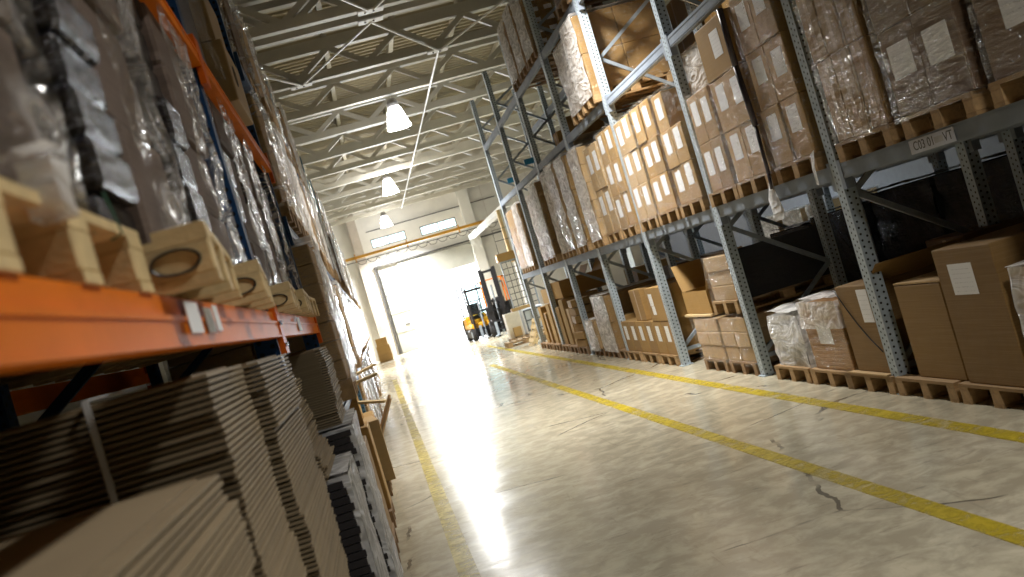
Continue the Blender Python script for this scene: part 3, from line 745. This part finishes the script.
# ------------------------------------------------------------------ left rack: orange beams near, blue frames
XL=-.36; LY=[.9,4.2,7.0]+[7.0+2.8*i for i in range(1,14)]
lk=thing('pallet_rack','blue pallet rack with orange beams lining the left side','pallet rack',(0,0,0))
lp=MB(); lp.box(-.045,.045,-.05,.05,.012,4.9); lp.box(-.07,.07,-.075,.075,0,.012)
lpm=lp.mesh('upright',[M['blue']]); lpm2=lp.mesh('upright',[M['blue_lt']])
def lbrace(mat):
    b=MB(); zs=[.3,.95,1.6,2.25,2.9,3.5,4.1,4.7]
    for i in range(len(zs)-1):
        a=(-.05,0,zs[i]) if i%2 else (-1.0,0,zs[i]); c=(-1.0,0,zs[i+1]) if i%2 else (-.05,0,zs[i+1])
        b.bar(a,c,.03,.045)
    return b.mesh('frame_brace',[mat])
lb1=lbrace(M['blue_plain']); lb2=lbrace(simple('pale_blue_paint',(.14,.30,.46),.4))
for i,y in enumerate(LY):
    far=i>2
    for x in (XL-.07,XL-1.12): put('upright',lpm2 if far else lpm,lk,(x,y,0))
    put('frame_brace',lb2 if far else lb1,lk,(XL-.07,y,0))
def obeam(L,mat,mend,h=.105):
    """step beam: upper face set back, rounded lip below, hooked end brackets"""
    b=MB(); e=.06
    b.box(-.05,-.008,e,L-e,-h,0,0); b.box(-.009,0,e,L-e,-h,-h*.42,0); b.box(-.012,.004,e,L-e,-h*.50,-h*.40,0); b.box(-.010,.003,e,L-e,-h,-h*.93,0)
    for y0 in (0,L-.06):
        b.box(-.02,.004,y0,y0+.06,-h-.07,.03,1)
    m=b.mesh('beam',[mat,mend]); return m
ob=[]
for (y0,y1) in ((LY[0],LY[1]),(LY[1],LY[2])):
    m_=obeam(y1-y0,M['orange'],M['orange_end'])
    for z in (1.832,2.955):
        ob.append(put('beam',m_,lk,(XL,y0,z))); put('beam',m_,lk,(XL-1.14,y0,z))
LZ=[1.22,2.52,3.68]
mb_=obeam(BAY,M['blue_plain'],M['blue_plain'])
for i in range(2,len(LY)-1):
    for z in LZ:
        put('beam',mb_,lk,(XL,LY[i],z)); put('beam',mb_,lk,(XL-1.14,LY[i],z))
# pins of the beam brackets and location labels on the near orange beam
for y in (LY[1]-.03,LY[1]+.03):
    for z in (-.05,-.14): MB().lathe([(0,.006),(.008,.006),(.008,0)],(0,0,0),8,axis='x').build('bolt',M['black'],ob[0],(.004,y-LY[0],z))
M['sheet_white']=paper('white_beam_label',.2)
for n_ in M['sheet_white'].node_tree.nodes:
    pass
def lsheet(yc,zc,w,h,mat=None,name='location_label'):
    return MB().box(0,.002,-w/2,w/2,-h/2,h/2).build(name,mat or M['sheet_white'],ob[0],(.004,yc-LY[0],zc-1.832))
lsheet(2.22,1.787,.15,.068); lsheet(2.42,1.782,.11,.06); lsheet(2.54,1.788,.07,.064)
MB().box(0,.002,-.09,.09,-.035,.035).build('location_label',M['paper'],ob[2],(.004,1.05,-.052))

# --- pallets and wrapped goods on the near orange beams
def big_pallet(x,y,z,label,mark=True,rz=0):
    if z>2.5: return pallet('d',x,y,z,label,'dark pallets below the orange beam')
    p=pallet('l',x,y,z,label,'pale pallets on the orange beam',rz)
    p.scale=(1,1,.8)
    if mark:
        pts=[(.046*math.cos(t),-.403,.061+.029*math.sin(t)) for t in [2*PI*k/28 for k in range(29)]]
        b=MB().tube([(.52+a,b_,c) for a,b_,c in pts],.0032,5); b.build('oval_mark',M['black'],p)
    return p
PX=-.33-.6
def left_load(y0,y1,z,h,label,plabel,cols,seed,x1=-.34,filmk='film_left',amp=.022,mark=True,px=None,py=None,prz=0):
    """cols: list of (fraction along aisle, material, layers)"""
    if plabel: big_pallet((px if px else x1)-.59,py or (y0+y1)/2,z,plabel,mark,prz); z+=.118 if z<2.5 else .146
    L=y1-y0; D=1.14; rr=random.Random(seed)
    t=thing('wrapped_load',label,'wrapped pallet load',(x1-D/2,(y0+y1)/2,z),0,'wrapped loads on the left rack')
    a=-L/2
    for (f_,mat,n) in cols:
        g=MB(); w=L*f_; dz=h/n
        for k in range(n):
            j=rr.uniform(-.03,.012); j2=rr.uniform(0,.012)
            g.cbox(-D/2+rr.uniform(0,.02),D/2-.03+j,a+.003+j2,a+w-.003-j2,k*dz,(k+1)*dz-.004,.012)
        g.build('goods',M[mat],t); a+=w
    shell(-D/2-.02,D/2,-L/2+(cols[0][0]*L-.03 if len(cols)>1 else 0),L/2+.015,-.03,h+.02,amp,seed,16,True,'abc').build('film_wrap',M[filmk],t,smooth=True)
    return t
M['card_mauve']=cardboard('mauve_grey_card',(.13,.092,.074),.2)
Z0=1.833
left_load(1.05,1.64,Z0,.92,'grey film wrapped load at the left edge of the photo','pale pallet at the left edge of the orange beam',[(1,'card_mauve',3)],101,-.365,mark=False,px=-.36,py=1.52)
left_load(1.95,2.74,Z0,.93,'film wrapped load with glossy black near half, first orange bay','pale pallet with oval mark nearest the paper labels',[(.42,'blackfilm',9),(.58,'card_mauve',3)],102,-.37,px=-.28,prz=.075)
left_load(3.0,3.80,Z0,.93,'film wrapped load just before the first blue upright','pale pallet with half hidden oval mark, before the beam joint',[(.35,'blackfilm',7),(.65,'card_mauve',4)],103,-.365,px=-.295,prz=.07)
left_load(4.38,5.14,Z0,.93,'film wrapped load just past the first blue upright','pale pallet just past the beam joint',[(.3,'blackfilm',6),(.7,'card_mauve',4)],104,-.375,px=-.305,prz=.04)
left_load(5.22,5.98,Z0,.9,'film wrapped load, middle of the second orange bay','pale pallet in the middle of the second orange bay',[(.45,'blackfilm',6),(.55,'card_mauve',5)],105,-.385,px=-.30,prz=.03)
left_load(6.08,6.86,Z0,.9,'film wrapped load before the tall blue upright','pale pallet at the far end of the orange beam',[(.5,'blackfilm',5),(.5,'card_mauve',5)],106,-.385,px=-.32)
M['grey_layers']=layered('grey_layered_goods',(.20,.18,.21),(.09,.08,.10),.03)
left_load(1.2,2.0,2.957,.9,'dark wrapped load above the frame edge, upper orange beam','dark pallet on the upper beam, nearest slot',[(1,'grey_layers',2)],111,-.42,mark=False)
left_load(2.4,3.2,2.957,.9,'wrapped load above the half hidden pallet, upper orange beam','pallet on the upper beam above the first blue upright',[(1,'grey_layers',2)],112,-.42,mark=False)
left_load(4.45,5.3,2.957,1.0,'grey layered load in clear film on the upper orange beam','pallet under the grey layered load, upper beam',[(1,'grey_layers',2)],113,-.37,'film',mark=False,px=-.42)
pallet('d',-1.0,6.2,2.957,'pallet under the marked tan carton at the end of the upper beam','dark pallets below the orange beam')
o=carton(-.91,6.2,3.103,1.1,.72,.36,'tan carton with round stamp at the end of the upper beam','card_pale','cartons on the left rack',[],taped=False)
b=MB().tube([(.5515,.06*math.cos(2*PI*k/24)-.1,.2+.06*math.sin(2*PI*k/24)) for k in range(25)],.003,5); b.build('stamp',M['darkframe'],o)
carton(-.93,6.2,3.466,1.08,.70,.36,'tan carton stacked on the stamped carton, upper beam end','card_pale','cartons on the left rack',[],taped=False)
# crumpled film hanging on the nearest pallet
b=shell(-.045,.0,-.03,.03,-.04,.035,.024,131,12)
o=b.build('film_scrap',M['film_white'],None,smooth=True); o.location=(-.335,1.40,1.955)
tag(o,'crumpled clear film scrap hanging over the pallet at the left edge','film scrap')
b=MB().tube([(-.352,1.70,1.99),(-.350,1.72,1.955),(-.350,1.74,1.925),(-.37,1.745,1.92)],.0022,5)
tag(b.build('strap',simple('green_strap',(.03,.13,.09),.4)),'thin green strap end hanging on the pallet at the left edge','strap')

# --- flattened cardboard in stacks under the orange beam
SH=.0142
def sheet_mesh(dx,dy,s):
    b=MB(); b.box(-dx/2,dx/2,-dy/2,dy/2,0,.0078); b.box(-dx/2+.03,dx/2-.035,-dy/2+.03,dy/2-.03,.0078,SH-.0002,0); return b.mesh('flat_carton',[M['sheet_top']])
def sheets(x1,y0,y1,z0,ztop,zvis,label,lowlab,seed,dx=.95,grp=None,jx=.008,lean=0.):
    rr=random.Random(seed); dy=y1-y0; ms=[sheet_mesh(dx,dy,k) for k in range(1)]
    n=int(round((ztop-zvis)/SH)); zv=ztop-n*SH
    if zv>z0+.05:
        b=MB(); m=int((zv-z0)/SH)
        hs=(zv-z0)/m
        for k in range(m):
            j=rr.uniform(-jx,jx); b.box(-dx/2+j,dx/2+j,-dy/2+j*.5,dy/2+j*.5,k*hs,k*hs+hs*.9)
        o=b.build('flat_carton_pile',M['sheet_top'],None,(x1-dx/2,(y0+y1)/2,z0)); tag(o,lowlab,'cardboard',None,'stuff')
    w=0
    for k in range(n):
        if k%9==0: w=rr.uniform(-jx*1.6,jx*1.6)
        j=w+rr.uniform(-jx,jx)*.45
        o=put('flat_carton',ms[0],None,(x1-dx/2+j+lean*k,(y0+y1)/2+rr.uniform(-jx,jx)*.6,zv+k*SH),rr.uniform(-.003,.003)); tag(o,label,'flat carton',grp or label)
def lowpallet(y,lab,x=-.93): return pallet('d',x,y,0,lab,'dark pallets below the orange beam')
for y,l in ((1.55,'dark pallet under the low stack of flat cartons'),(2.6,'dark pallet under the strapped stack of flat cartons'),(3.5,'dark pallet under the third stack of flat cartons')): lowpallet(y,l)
sheets(-.345,.98,1.98,.146,1.485,1.17,'flat carton in the low stack nearest the camera','lower flat cartons of the low nearest stack',201,dx=1.0,jx=.006)
sheets(-.365,2.22,2.80,.146,1.672,1.08,'flat carton in the tall stack with a white strap','lower flat cartons of the strapped stack',202,dx=1.05,jx=.006)
sheets(-.35,2.98,3.95,.146,1.665,.70,'flat carton in the tall stack before the beam joint','lower flat cartons of the stack before the joint',203,dx=1.05,jx=.006)
lowpallet(4.95,'dark pallet under the nearest black wrapped floor load'); lowpallet(6.2,'dark pallet under the second black wrapped floor load')
def floor_wrap(y0,y1,h,label,seed,x1):
    L=y1-y0; D=1.0; t=thing('wrapped_load',label,'wrapped pallet load',(x1-D/2,(y0+y1)/2,.146)); rr=random.Random(seed); n=int(h/.035)
    g=MB()
    for k in range(n):
        j=rr.uniform(-.012,.012); g.box(-D/2,D/2-.02+j,-L/2+.004,L/2-.004,k*h/n,(k+.86)*h/n)
    g.build('goods',simple('dark_layered_goods%d'%seed,(.03,.027,.03),.4),t)
    s=shell(-D/2,D/2+.004,-L/2+.02,L/2+.02,-.03,h+.015,.014,seed,14)
    s.build('film_wrap',M['film_white'],t,smooth=True)
floor_wrap(4.62,5.40,.90,'dark layered floor load in silver film, beside the tall cardboard stack',122,-.30)
floor_wrap(5.62,6.6,1.02,'dark layered floor load in silver film, under the tall blue upright',123,-.27)
sheets(-.36,4.55,5.30,1.075,1.525,1.075,'flat carton in the uneven stack on the nearest silver wrapped load','',204,dx=.95,jx=.03,lean=-.0016)
sheets(-.32,5.75,6.55,1.195,1.635,1.195,'flat carton in the stack on the second silver wrapped load','',205,dx=.95,jx=.01)
# white strap round the second stack
b=MB(); b.box(-.617,-.603,2.203,2.206,1.10,1.684); b.box(-.617,-.603,2.206,2.8,1.681,1.684)
tag(b.build('strap',M['tab']),'flat white strap round the tall stack of flat cartons','strap')

# --- blue bays beyond the orange beams
ORD=['first','second','third','fourth','fifth','sixth','seventh','eighth','ninth','tenth','eleventh','twelfth','thirteenth']
def proto(seed,h,mat,filmk,rows,amp):
    o=wrapped_load(0,1.14,-.4,.4,0,h,'proto load number %d kept aside'%seed,rows=rows,cols=2,xcols=2,mat=mat,filmk=filmk,seed=seed,pallet_on=False,group='wrapped loads in the blue bays',amp=amp); return o
PR=[(301,.98,'card_pale','film_white',7),(302,.9,'card','film_left',4),(303,1.0,'card_warm','film',5),(304,.95,'card_mauve','film_white',6),(305,.88,'card_warm','film_left',3),(306,.92,'card_dark','film_left',5)]
PR=[proto(a,h,m_,f_,r_,.03) for a,h,m_,f_,r_ in PR]
spal=MB(); 
for yy in (-.35,0,.35):
    spal.box(-.59,.59,yy-.05,yy+.05,0,.022); spal.box(-.59,.59,yy-.05,yy+.05,.1,.122)
    for xx in (-.52,0,.52): spal.box(xx-.07,xx+.07,yy-.05,yy+.05,.022,.1)
for k in range(7): spal.box(-.59+k*.18,-.49+k*.18,-.4,.4,.122,.144)
spm=spal.mesh('wooden_pallet',[M['woodend']])
rr=random.Random(11); used=set()
for i in range(13):
    y0=LY[2+i]+.13
    for lv,z in enumerate([0,.002+LZ[0],.002+LZ[1],.002+LZ[2]]):
        for s in range(3):
            if i>7 and lv==0 and s==1: continue
            if lv==0 and i<2 : continue
            k=rr.randrange(6)
            if i==0 and lv==1: k=[0,3,1][s]
            x1=-.33+rr.uniform(-.03,.05)
            if i==0 and lv==1: x1=[-.24,-.26,-.3][s]
            if lv==3: x1-=.05
            if lv==2 and i==0 : x1=-.32
            y=y0+.43+s*.86
            w=['near','middle','far'][s]; ln=['floor level','lowest beam','middle beam','top beam'][lv]
            l='wrapped load, %s slot, %s blue bay, %s'%(w,ORD[i],ln)
            if k in used: o=copy_tree(PR[k],(x1-.6,y,z+.146),0,l)
            else:
                used.add(k); o=PR[k]; o.location=(x1-.6,y,z+.146); USED.pop(o['label'],None); tag(o,l,'wrapped pallet load',o['group'])
            if lv==2 and i<5: o.scale=(1,1,.9)
            if lv==1: o.scale=(1,1,1.0)
            tag(put('wooden_pallet',spm,None,(x1-.6,y,z)),'pallet, %s slot, %s blue bay, %s'%(w,ORD[i],ln),'pallet','pallets in the blue bays')
for k,p in enumerate(PR):
    if k not in used: 
        for c in list(p.children): bpy.data.objects.remove(c)
        bpy.data.objects.remove(p)
# floor of the first two blue bays: boxes and boards sticking out into the aisle
G='cartons on the left rack'
def lfp(y,l,x=-.88): pallet('d',x,y,0,l,'dark pallets below the orange beam')
lfp(7.7,'dark pallet under the first pile past the tall blue upright'); lfp(9.0,'dark pallet under the tall brown carton leaning into the aisle'); lfp(10.6,'dark pallet under the brown cartons past the tall carton'); lfp(11.7,'dark pallet under the farther boxes with boards')
carton(-.80,7.72,.146,1.0,.7,.72,'brown carton behind silver loads on the left floor','card',G,[])
carton(-.72,9.0,.146,.86,.55,.72,'tall brown carton leaning into the aisle on the left','card_warm',G,[])
carton(-.74,9.02,.87,.8,.4,.26,'small brown carton on top of the tall leaning carton','card_warm',G,[],rz=.15)
carton(-.70,10.55,.146,.9,.7,.62,'brown carton behind the tall leaning carton, left floor','card_pale',G,[],rz=.1)
carton(-.74,10.6,.77,.7,.5,.3,'small carton on the pale carton, left floor','card_warm',G,[],rz=-.1)
carton(-.74,11.75,.146,.9,.66,.58,'farther brown carton on the left floor beside boards','card_warm',G,[])
for k,(y,z,a) in enumerate(((8.55,1.16,.25),(9.75,.98,-.2),(11.0,1.12,.3))):
    b=MB().box(-.42,.42,-.05,.05,0,.022,0,Matrix.Rotation([-.1,.22,-.18][k],4,'Y'))
    o=b.build('board',M['wood_lt'],None,(-.5,y,z+.06)); o.rotation_euler[2]=a
    tag(o,'pale wooden board jutting into the aisle, %s of three on left'%['nearest','middle','farthest'][k],'board','boards jutting out on the left')
for k,(y,z,l) in enumerate(((12.6,.12,.9),(13.3,.12,.8))):
    b=MB().bar((-.5,y,.0),(-.06,y+.1,.75),.1,.02); tag(b.build('board',M['wood']),'board leaning out at the foot of the left rack, %s one'%['nearer','farther'][k],'board','boards leaning on the left rack')
# ------------------------------------------------------------------ rack row behind the right rack
X2=5.24; X3=6.3
bk=thing('pallet_rack','second grey rack row seen in shadow behind the right rack','pallet rack',(0,0,0))
for i,y in enumerate(RY[:6]):
    put('upright',pmesh,bk,(X2,y,0)); put('upright',pmesh,bk,(X3,y,0)); put('frame_brace',brace_me,bk,(X2,y,0))
    if i<5:
        for lv in (1,2):
            for x in (X2,X3): put('beam',beam_me,bk,(x-.015,y+.06,ZT[lv]))
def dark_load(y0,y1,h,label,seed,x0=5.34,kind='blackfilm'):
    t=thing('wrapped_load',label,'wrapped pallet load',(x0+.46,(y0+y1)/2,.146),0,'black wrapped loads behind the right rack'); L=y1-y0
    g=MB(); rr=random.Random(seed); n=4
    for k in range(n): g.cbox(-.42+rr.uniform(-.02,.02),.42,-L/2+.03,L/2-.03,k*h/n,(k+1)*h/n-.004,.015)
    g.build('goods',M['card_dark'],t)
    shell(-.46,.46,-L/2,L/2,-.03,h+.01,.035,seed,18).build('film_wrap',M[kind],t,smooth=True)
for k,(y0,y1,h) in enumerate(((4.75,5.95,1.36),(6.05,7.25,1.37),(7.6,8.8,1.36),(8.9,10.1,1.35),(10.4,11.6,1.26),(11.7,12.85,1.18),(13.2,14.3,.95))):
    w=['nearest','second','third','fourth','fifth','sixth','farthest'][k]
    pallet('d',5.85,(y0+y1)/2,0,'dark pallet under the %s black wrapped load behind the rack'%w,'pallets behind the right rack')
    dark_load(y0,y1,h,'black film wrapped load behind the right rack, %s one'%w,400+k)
for k,(bay,y0,y1,h) in enumerate(((0,7.65,8.6,1.5),(0,8.8,9.9,1.6),(1,10.4,11.5,1.65),(1,11.6,12.7,1.5),(2,13.2,14.2,1.4),(2,14.4,15.4,1.45),(3,16.0,17.1,1.3),(-1,5.0,6.9,1.4))):
    w=['first','second','third','fourth','fifth','sixth','seventh','foremost'][k]
    pallet('n',5.85,(y0+y1)/2,ZT[1],'pallet under the tall brown box of the hidden row, %s'%w,'pallets behind the right rack')
    carton(5.84,(y0+y1)/2,ZT[1]+.146,.95,y1-y0-.02,h,'tall brown box in the row behind the right rack, %s along'%w,'card_warm','tall boxes behind the right rack',[])
for k,(y0,y1,h,m_) in enumerate(((16.1,17.2,.9,'card_warm'),(17.4,18.4,1.2,'card_dark'),(18.9,19.9,.8,'card_pale'),(20.1,21.1,1.3,'card'))):
    w=['first','second','third','fourth'][k]
    carton(5.85,(y0+y1)/2,0,.95,y1-y0,h,'large carton on the floor behind the right rack, %s past black loads'%w,m_,'floor cartons behind the right rack',[])

for k,(y0,y1,h) in enumerate(((11.3,12.3,.95),(12.42,13.0,.85),(13.3,14.6,1.1))):
    w=['nearest','second','third'][k]
    pallet('n',5.85,(y0+y1)/2,ZT[2],'pallet under the ochre box on the hidden middle beam, %s'%w,'pallets behind the right rack')
    carton(5.84,(y0+y1)/2,ZT[2]+.146,1.0,y1-y0-.02,h,'ochre box on the middle beam of the row behind, %s one'%w,'card_warm','ochre boxes behind the right rack',[])
for k,y in enumerate((18.0,19.2,20.4)):
    wrapped_load(8.5,1.0,y-.45,y+.45,0,1.35,'white wrapped load glimpsed in the aisle behind the right rack, %s'%['near','middle','far'][k],rows=3,filmk='film_white',seed=500+k,mat='card_pale',pallab='pallet under white load in the hidden aisle, %s'%['near','middle','far'][k],group='white loads in the hidden aisle')

# ------------------------------------------------------------------ end of the aisle: pallets, cabinets, mesh, forklifts
pallet('n',4.35,30.2,0,'pallet under the beige and white cabinets at the rack end',None)
pallet('n',4.0,28.6,0,'empty pallet lying flat in front of the cabinets',None)
p=pallet('l',3.75,27.2,0,'pale pallet standing on edge by the last grey upright',None); p.rotation_euler=(0,-1.15,.0); p.location=(3.95,26.6,.08)
cb=thing('cabinet','beige open metal cabinet left of the white one at rack end','cabinet',(4.0,30.3,.146))
MB().box(-.22,.22,-.28,-.25,0,.74).box(-.22,-.19,-.25,.25,0,.74).box(.19,.22,-.25,.25,0,.74).box(-.19,.19,-.25,.25,.71,.74).box(-.19,.19,-.25,.25,0,.03).build('body',simple('beige_paint',(.60,.52,.38),.5),cb)
MB().cbox(-.1,.14,-.40,-.29,.02,.3,.005).build('small_box',M['card_warm'],cb)
cw=thing('cabinet','white cabinet with dark framed front on the pallet at rack end','cabinet',(4.62,30.3,.146))
MB().cbox(-.33,.33,-.28,.28,0,.74,.01).build('body',M['white'],cw)
fr=MB(); 
for a in (-.28,.24): fr.box(a,a+.04,-.30,-.28,.06,.70)
for z in (.06,.36,.66): fr.box(-.24,.24,-.30,-.28,z,z+.04)
fr.build('front_frame',M['darkframe'],cw); MB().box(-.05,.05,-.31,-.28,.12,.62).build('door_strip',M['darkframe'],cw); MB().box(-.24,.24,-.292,-.28,.10,.36).box(-.24,.24,-.292,-.28,.40,.66).build('front_panel',M['panel'],cw)
carton(4.35,30.3,.89,.6,.3,.1,'flat tan carton lying on top of the cabinets','card_warm',None,[])
ms=thing('wire_mesh_panel','white wire mesh panel standing behind the dark forklift','mesh panel',(5.25,35.0,0))
b=MB()
for k in range(6): b.tube([(-.45+.18*k,0,.25),(-.45+.18*k,0,2.5)],.014,5)
for k in range(11): b.tube([(-.45,0,.25+.225*k),(.45,0,.25+.225*k)],.014,5)
b.build('wire_grid',M['darkframe'],ms)
MB().box(-.48,-.44,-.02,.02,0,2.55).box(.44,.48,-.02,.02,0,2.55).box(-.44,.44,-.02,.02,2.5,2.55).build('frame',M['steel'],ms)
carton(5.05,35.0,2.551,.7,.4,.28,'tan carton lying on top of the wire mesh panel','card_warm',None,[])
rl=thing('railing','thin dark railing in front of the white partition','railing',(5.2,35.2,2.84))
MB().tube([(-.35,0,0),(-.35,0,.85),(.35,0,.85),(.35,0,0)],.015,6).tube([(-.35,0,.45),(.35,0,.45)],.012,6).build('rail',M['darkframe'],rl)

def wheel(p,name,x,y,r,w,parent):
    o=MB().lathe([(0,-w/2),(r*.9,-w/2),(r,-w/2+.03),(r,w/2-.03),(r*.9,w/2),(0,w/2)],(0,0,0),20,axis='x').build(name,M['rubber'],parent,(x,y,r),smooth=False)
    MB().lathe([(0,-w/2-.01),(r*.5,-w/2-.01),(r*.5,w/2+.01),(0,w/2+.01)],(0,0,0),14,axis='x').build('hub',M['steel'],o)
def forklift(name,label,loc,rz,body,guard,mastmat,mast_h,cab_glass):
    """origin on floor; front (mast and forks) towards -y"""
    t=thing(name,label,'forklift',loc,rz)
    b=MB(); b.cbox(-.46,.46,-.55,.95,.46,.66,.05); b.cbox(-.44,.44,.35,1.05,.55,.98,.09); b.cbox(-.40,.40,-.10,.45,.60,.80,.04)
    if not cab_glass: b.cbox(-.47,.47,-.52,.9,.6,1.18,.05)
    b.build('body',body,t)
    MB().cbox(-.48,.48,.95,1.22,.18,.90,.08).build('counterweight',M['black'],t)
    MB().cbox(-.47,.47,-.53,.93,.12,.455,.05).build('chassis',M['black'],t)
    for x in (-.40,.40):
        wheel(t,'front_wheel',x,-.36,.25,.2,t); wheel(t,'rear_wheel',x,.82,.21,.18,t)
    m=MB(); mw=.40 if cab_glass else .32; mt=.06 if cab_glass else .12
    for x in (-mw,mw-mt): m.box(x,x+mt,-.75,-.60,.06,mast_h)
    m.build('outer_mast',mastmat,t)
    m=MB()
    if not cab_glass:
        for x in (-.20,.14): m.box(x,x+.06,-.73,-.63,.08,mast_h-.06)
    for z in (.35,mast_h*.5,mast_h-.16): m.box(-mw+mt*.5,mw-mt*.5,-.70,-.66,z,z+.09)
    m.build('inner_mast',M['black'],t)
    MB().tube([(0,-.67,.1),(0,-.67,mast_h*.75)],.035,8).build('lift_cylinder',M['steel'],t)
    c=MB()
    for z in (.22,.52): c.box(-.40,.40,-.80,-.75,z,z+.08)
    if not cab_glass:
        for x in (-.40,-.2,0,.2,.36): c.box(x,x+.035,-.79,-.76,.25,1.0)
        c.box(-.40,.40,-.79,-.76,.97,1.01); c.build('fork_carriage',M['black'],t)
    for x in (-.25,.15):
        MB().box(x,x+.1,-1.75,-.80,.05,.085).box(x,x+.1,-.84,-.80,.085,.55).build('fork',M['steel'],t)
    g=MB()
    for x in (-.42,.38):
        g.bar((x+.02,-.45,.6),(x+.02,-.30,2.12),.05,.05); g.bar((x+.02,.85,.9),(x+.02,.72,2.12),.05,.05); g.bar((x+.02,-.32,2.12),(x+.02,.74,2.12),.05,.05)
    for k in range(6): g.bar((-.4,-.30+.205*k,2.13),(.4,-.30+.205*k,2.13),.04,.03)
    g.build('overhead_guard',guard,t)
    s=MB(); s.cbox(-.24,.24,.02,.48,.80,.94,.04); s.cbox(-.24,.24,.42,.54,.92,1.42,.05); s.build('seat',M['black'],t)
    s=MB().tube([(0,-.35,.85),(0,-.16,1.22)],.025,8); s.tube([(.17*math.cos(2*PI*k/16),-.15+.17*.4*math.sin(2*PI*k/16),1.24+.17*.9*math.sin(2*PI*k/16)) for k in range(17)],.015,6); s.build('steering_wheel',M['black'],t)
    if cab_glass:
        MB().box(-.36,.36,-.42,-.41,.95,1.5).build('windscreen',M['glass'],t); MB().box(-.36,.36,-.35,-.34,1.56,2.08).build('windscreen_upper',M['glass'],t)
        MB().box(-.38,.38,-.42,-.36,1.5,1.55).build('cab_crossbar',guard,t)
    for x in (-.36,.36): MB().lathe([(0,0),(.05,0),(.06,.05),(.03,.09),(0,.09)],(0,0,0),10).build('headlamp',M['steel'],t,(x,-.40,1.9))
    return t
forklift('forklift','yellow forklift with glazed cab standing in the bright doorway light',(3.98,39.6,0),.10,M['yellow'],M['black'],M['black'],2.05,True)
forklift('forklift','dark forklift with tall black mast beside the wire mesh panel',(4.66,37.9,0),-.22,M['black'],M['orange'],M['black'],2.55,False)
# boxes stacked by the back wall on the left
for k,(z,dx) in enumerate(((0,.62),(.36,.6),(.74,.5))):
    carton(.12,46.0,z,dx,.6,[.355,.375,.34][k],'orange brown carton by the back wall column, %s of three'%['bottom','middle','top'][k],'card_warm','cartons by the back wall',[])
carton(4.1,24.9,ZT[1],.01,.01,.01,'x x x x','card') if False else None
# ------------------------------------------------------------------ camera, light, world
cam=bpy.data.cameras.new('camera'); co=bpy.data.objects.new('camera',cam); C.objects.link(co)
yaw,pit,rol=math.radians(8.013),math.radians(-.16),math.radians(16.555)
f=Vector((math.sin(yaw)*math.cos(pit),math.cos(yaw)*math.cos(pit),math.sin(pit)))
r=Vector((math.cos(yaw),-math.sin(yaw),0)); d=f.cross(r)
ir=math.cos(rol)*r+math.sin(rol)*d; idn=-math.sin(rol)*r+math.cos(rol)*d
m=Matrix((ir,-idn,-f)).transposed().to_4x4(); m.translation=(0,0,1.66); co.matrix_world=m
cam.sensor_width=36; cam.lens=1017/1024*36; cam.clip_start=.05; cam.clip_end=300
cam.dof.use_dof=True; cam.dof.focus_distance=9.0; cam.dof.aperture_fstop=3.2
sc=bpy.context.scene; sc.camera=co
def area(name,loc,rot,sx,sy,e,col=(1,1,1)):
    L=bpy.data.lights.new(name,'AREA'); L.shape='RECTANGLE'; L.size=sx; L.size_y=sy; L.energy=e; L.color=col
    o=bpy.data.objects.new(name,L); C.objects.link(o); o.location=loc; o.rotation_euler=rot; return o
w=bpy.data.worlds.new('sky'); sc.world=w; w.use_nodes=True
bg=w.node_tree.nodes['Background']; bg.inputs[0].default_value=(.93,.97,1,1); bg.inputs[1].default_value=5.0
# daylight entering by the open doorway
area('doorway_daylight',(2.75,YB+.6,DZ/2),(-PI/2,0,0),1.6,DZ,1100,(.86,.93,1))
sc.view_settings.view_transform='Standard'; sc.view_settings.look='None'; sc.view_settings.gamma=1; sc.view_settings.exposure=.4
try: sc.view_settings.use_curve_mapping=False
except Exception: pass
cy=sc.cycles; cy.transparent_max_bounces=24; cy.max_bounces=7; cy.diffuse_bounces=4; cy.glossy_bounces=4; cy.transmission_bounces=4
cy.use_denoising=True; cy.sample_clamp_indirect=6; cy.caustics_reflective=False; cy.caustics_refractive=False
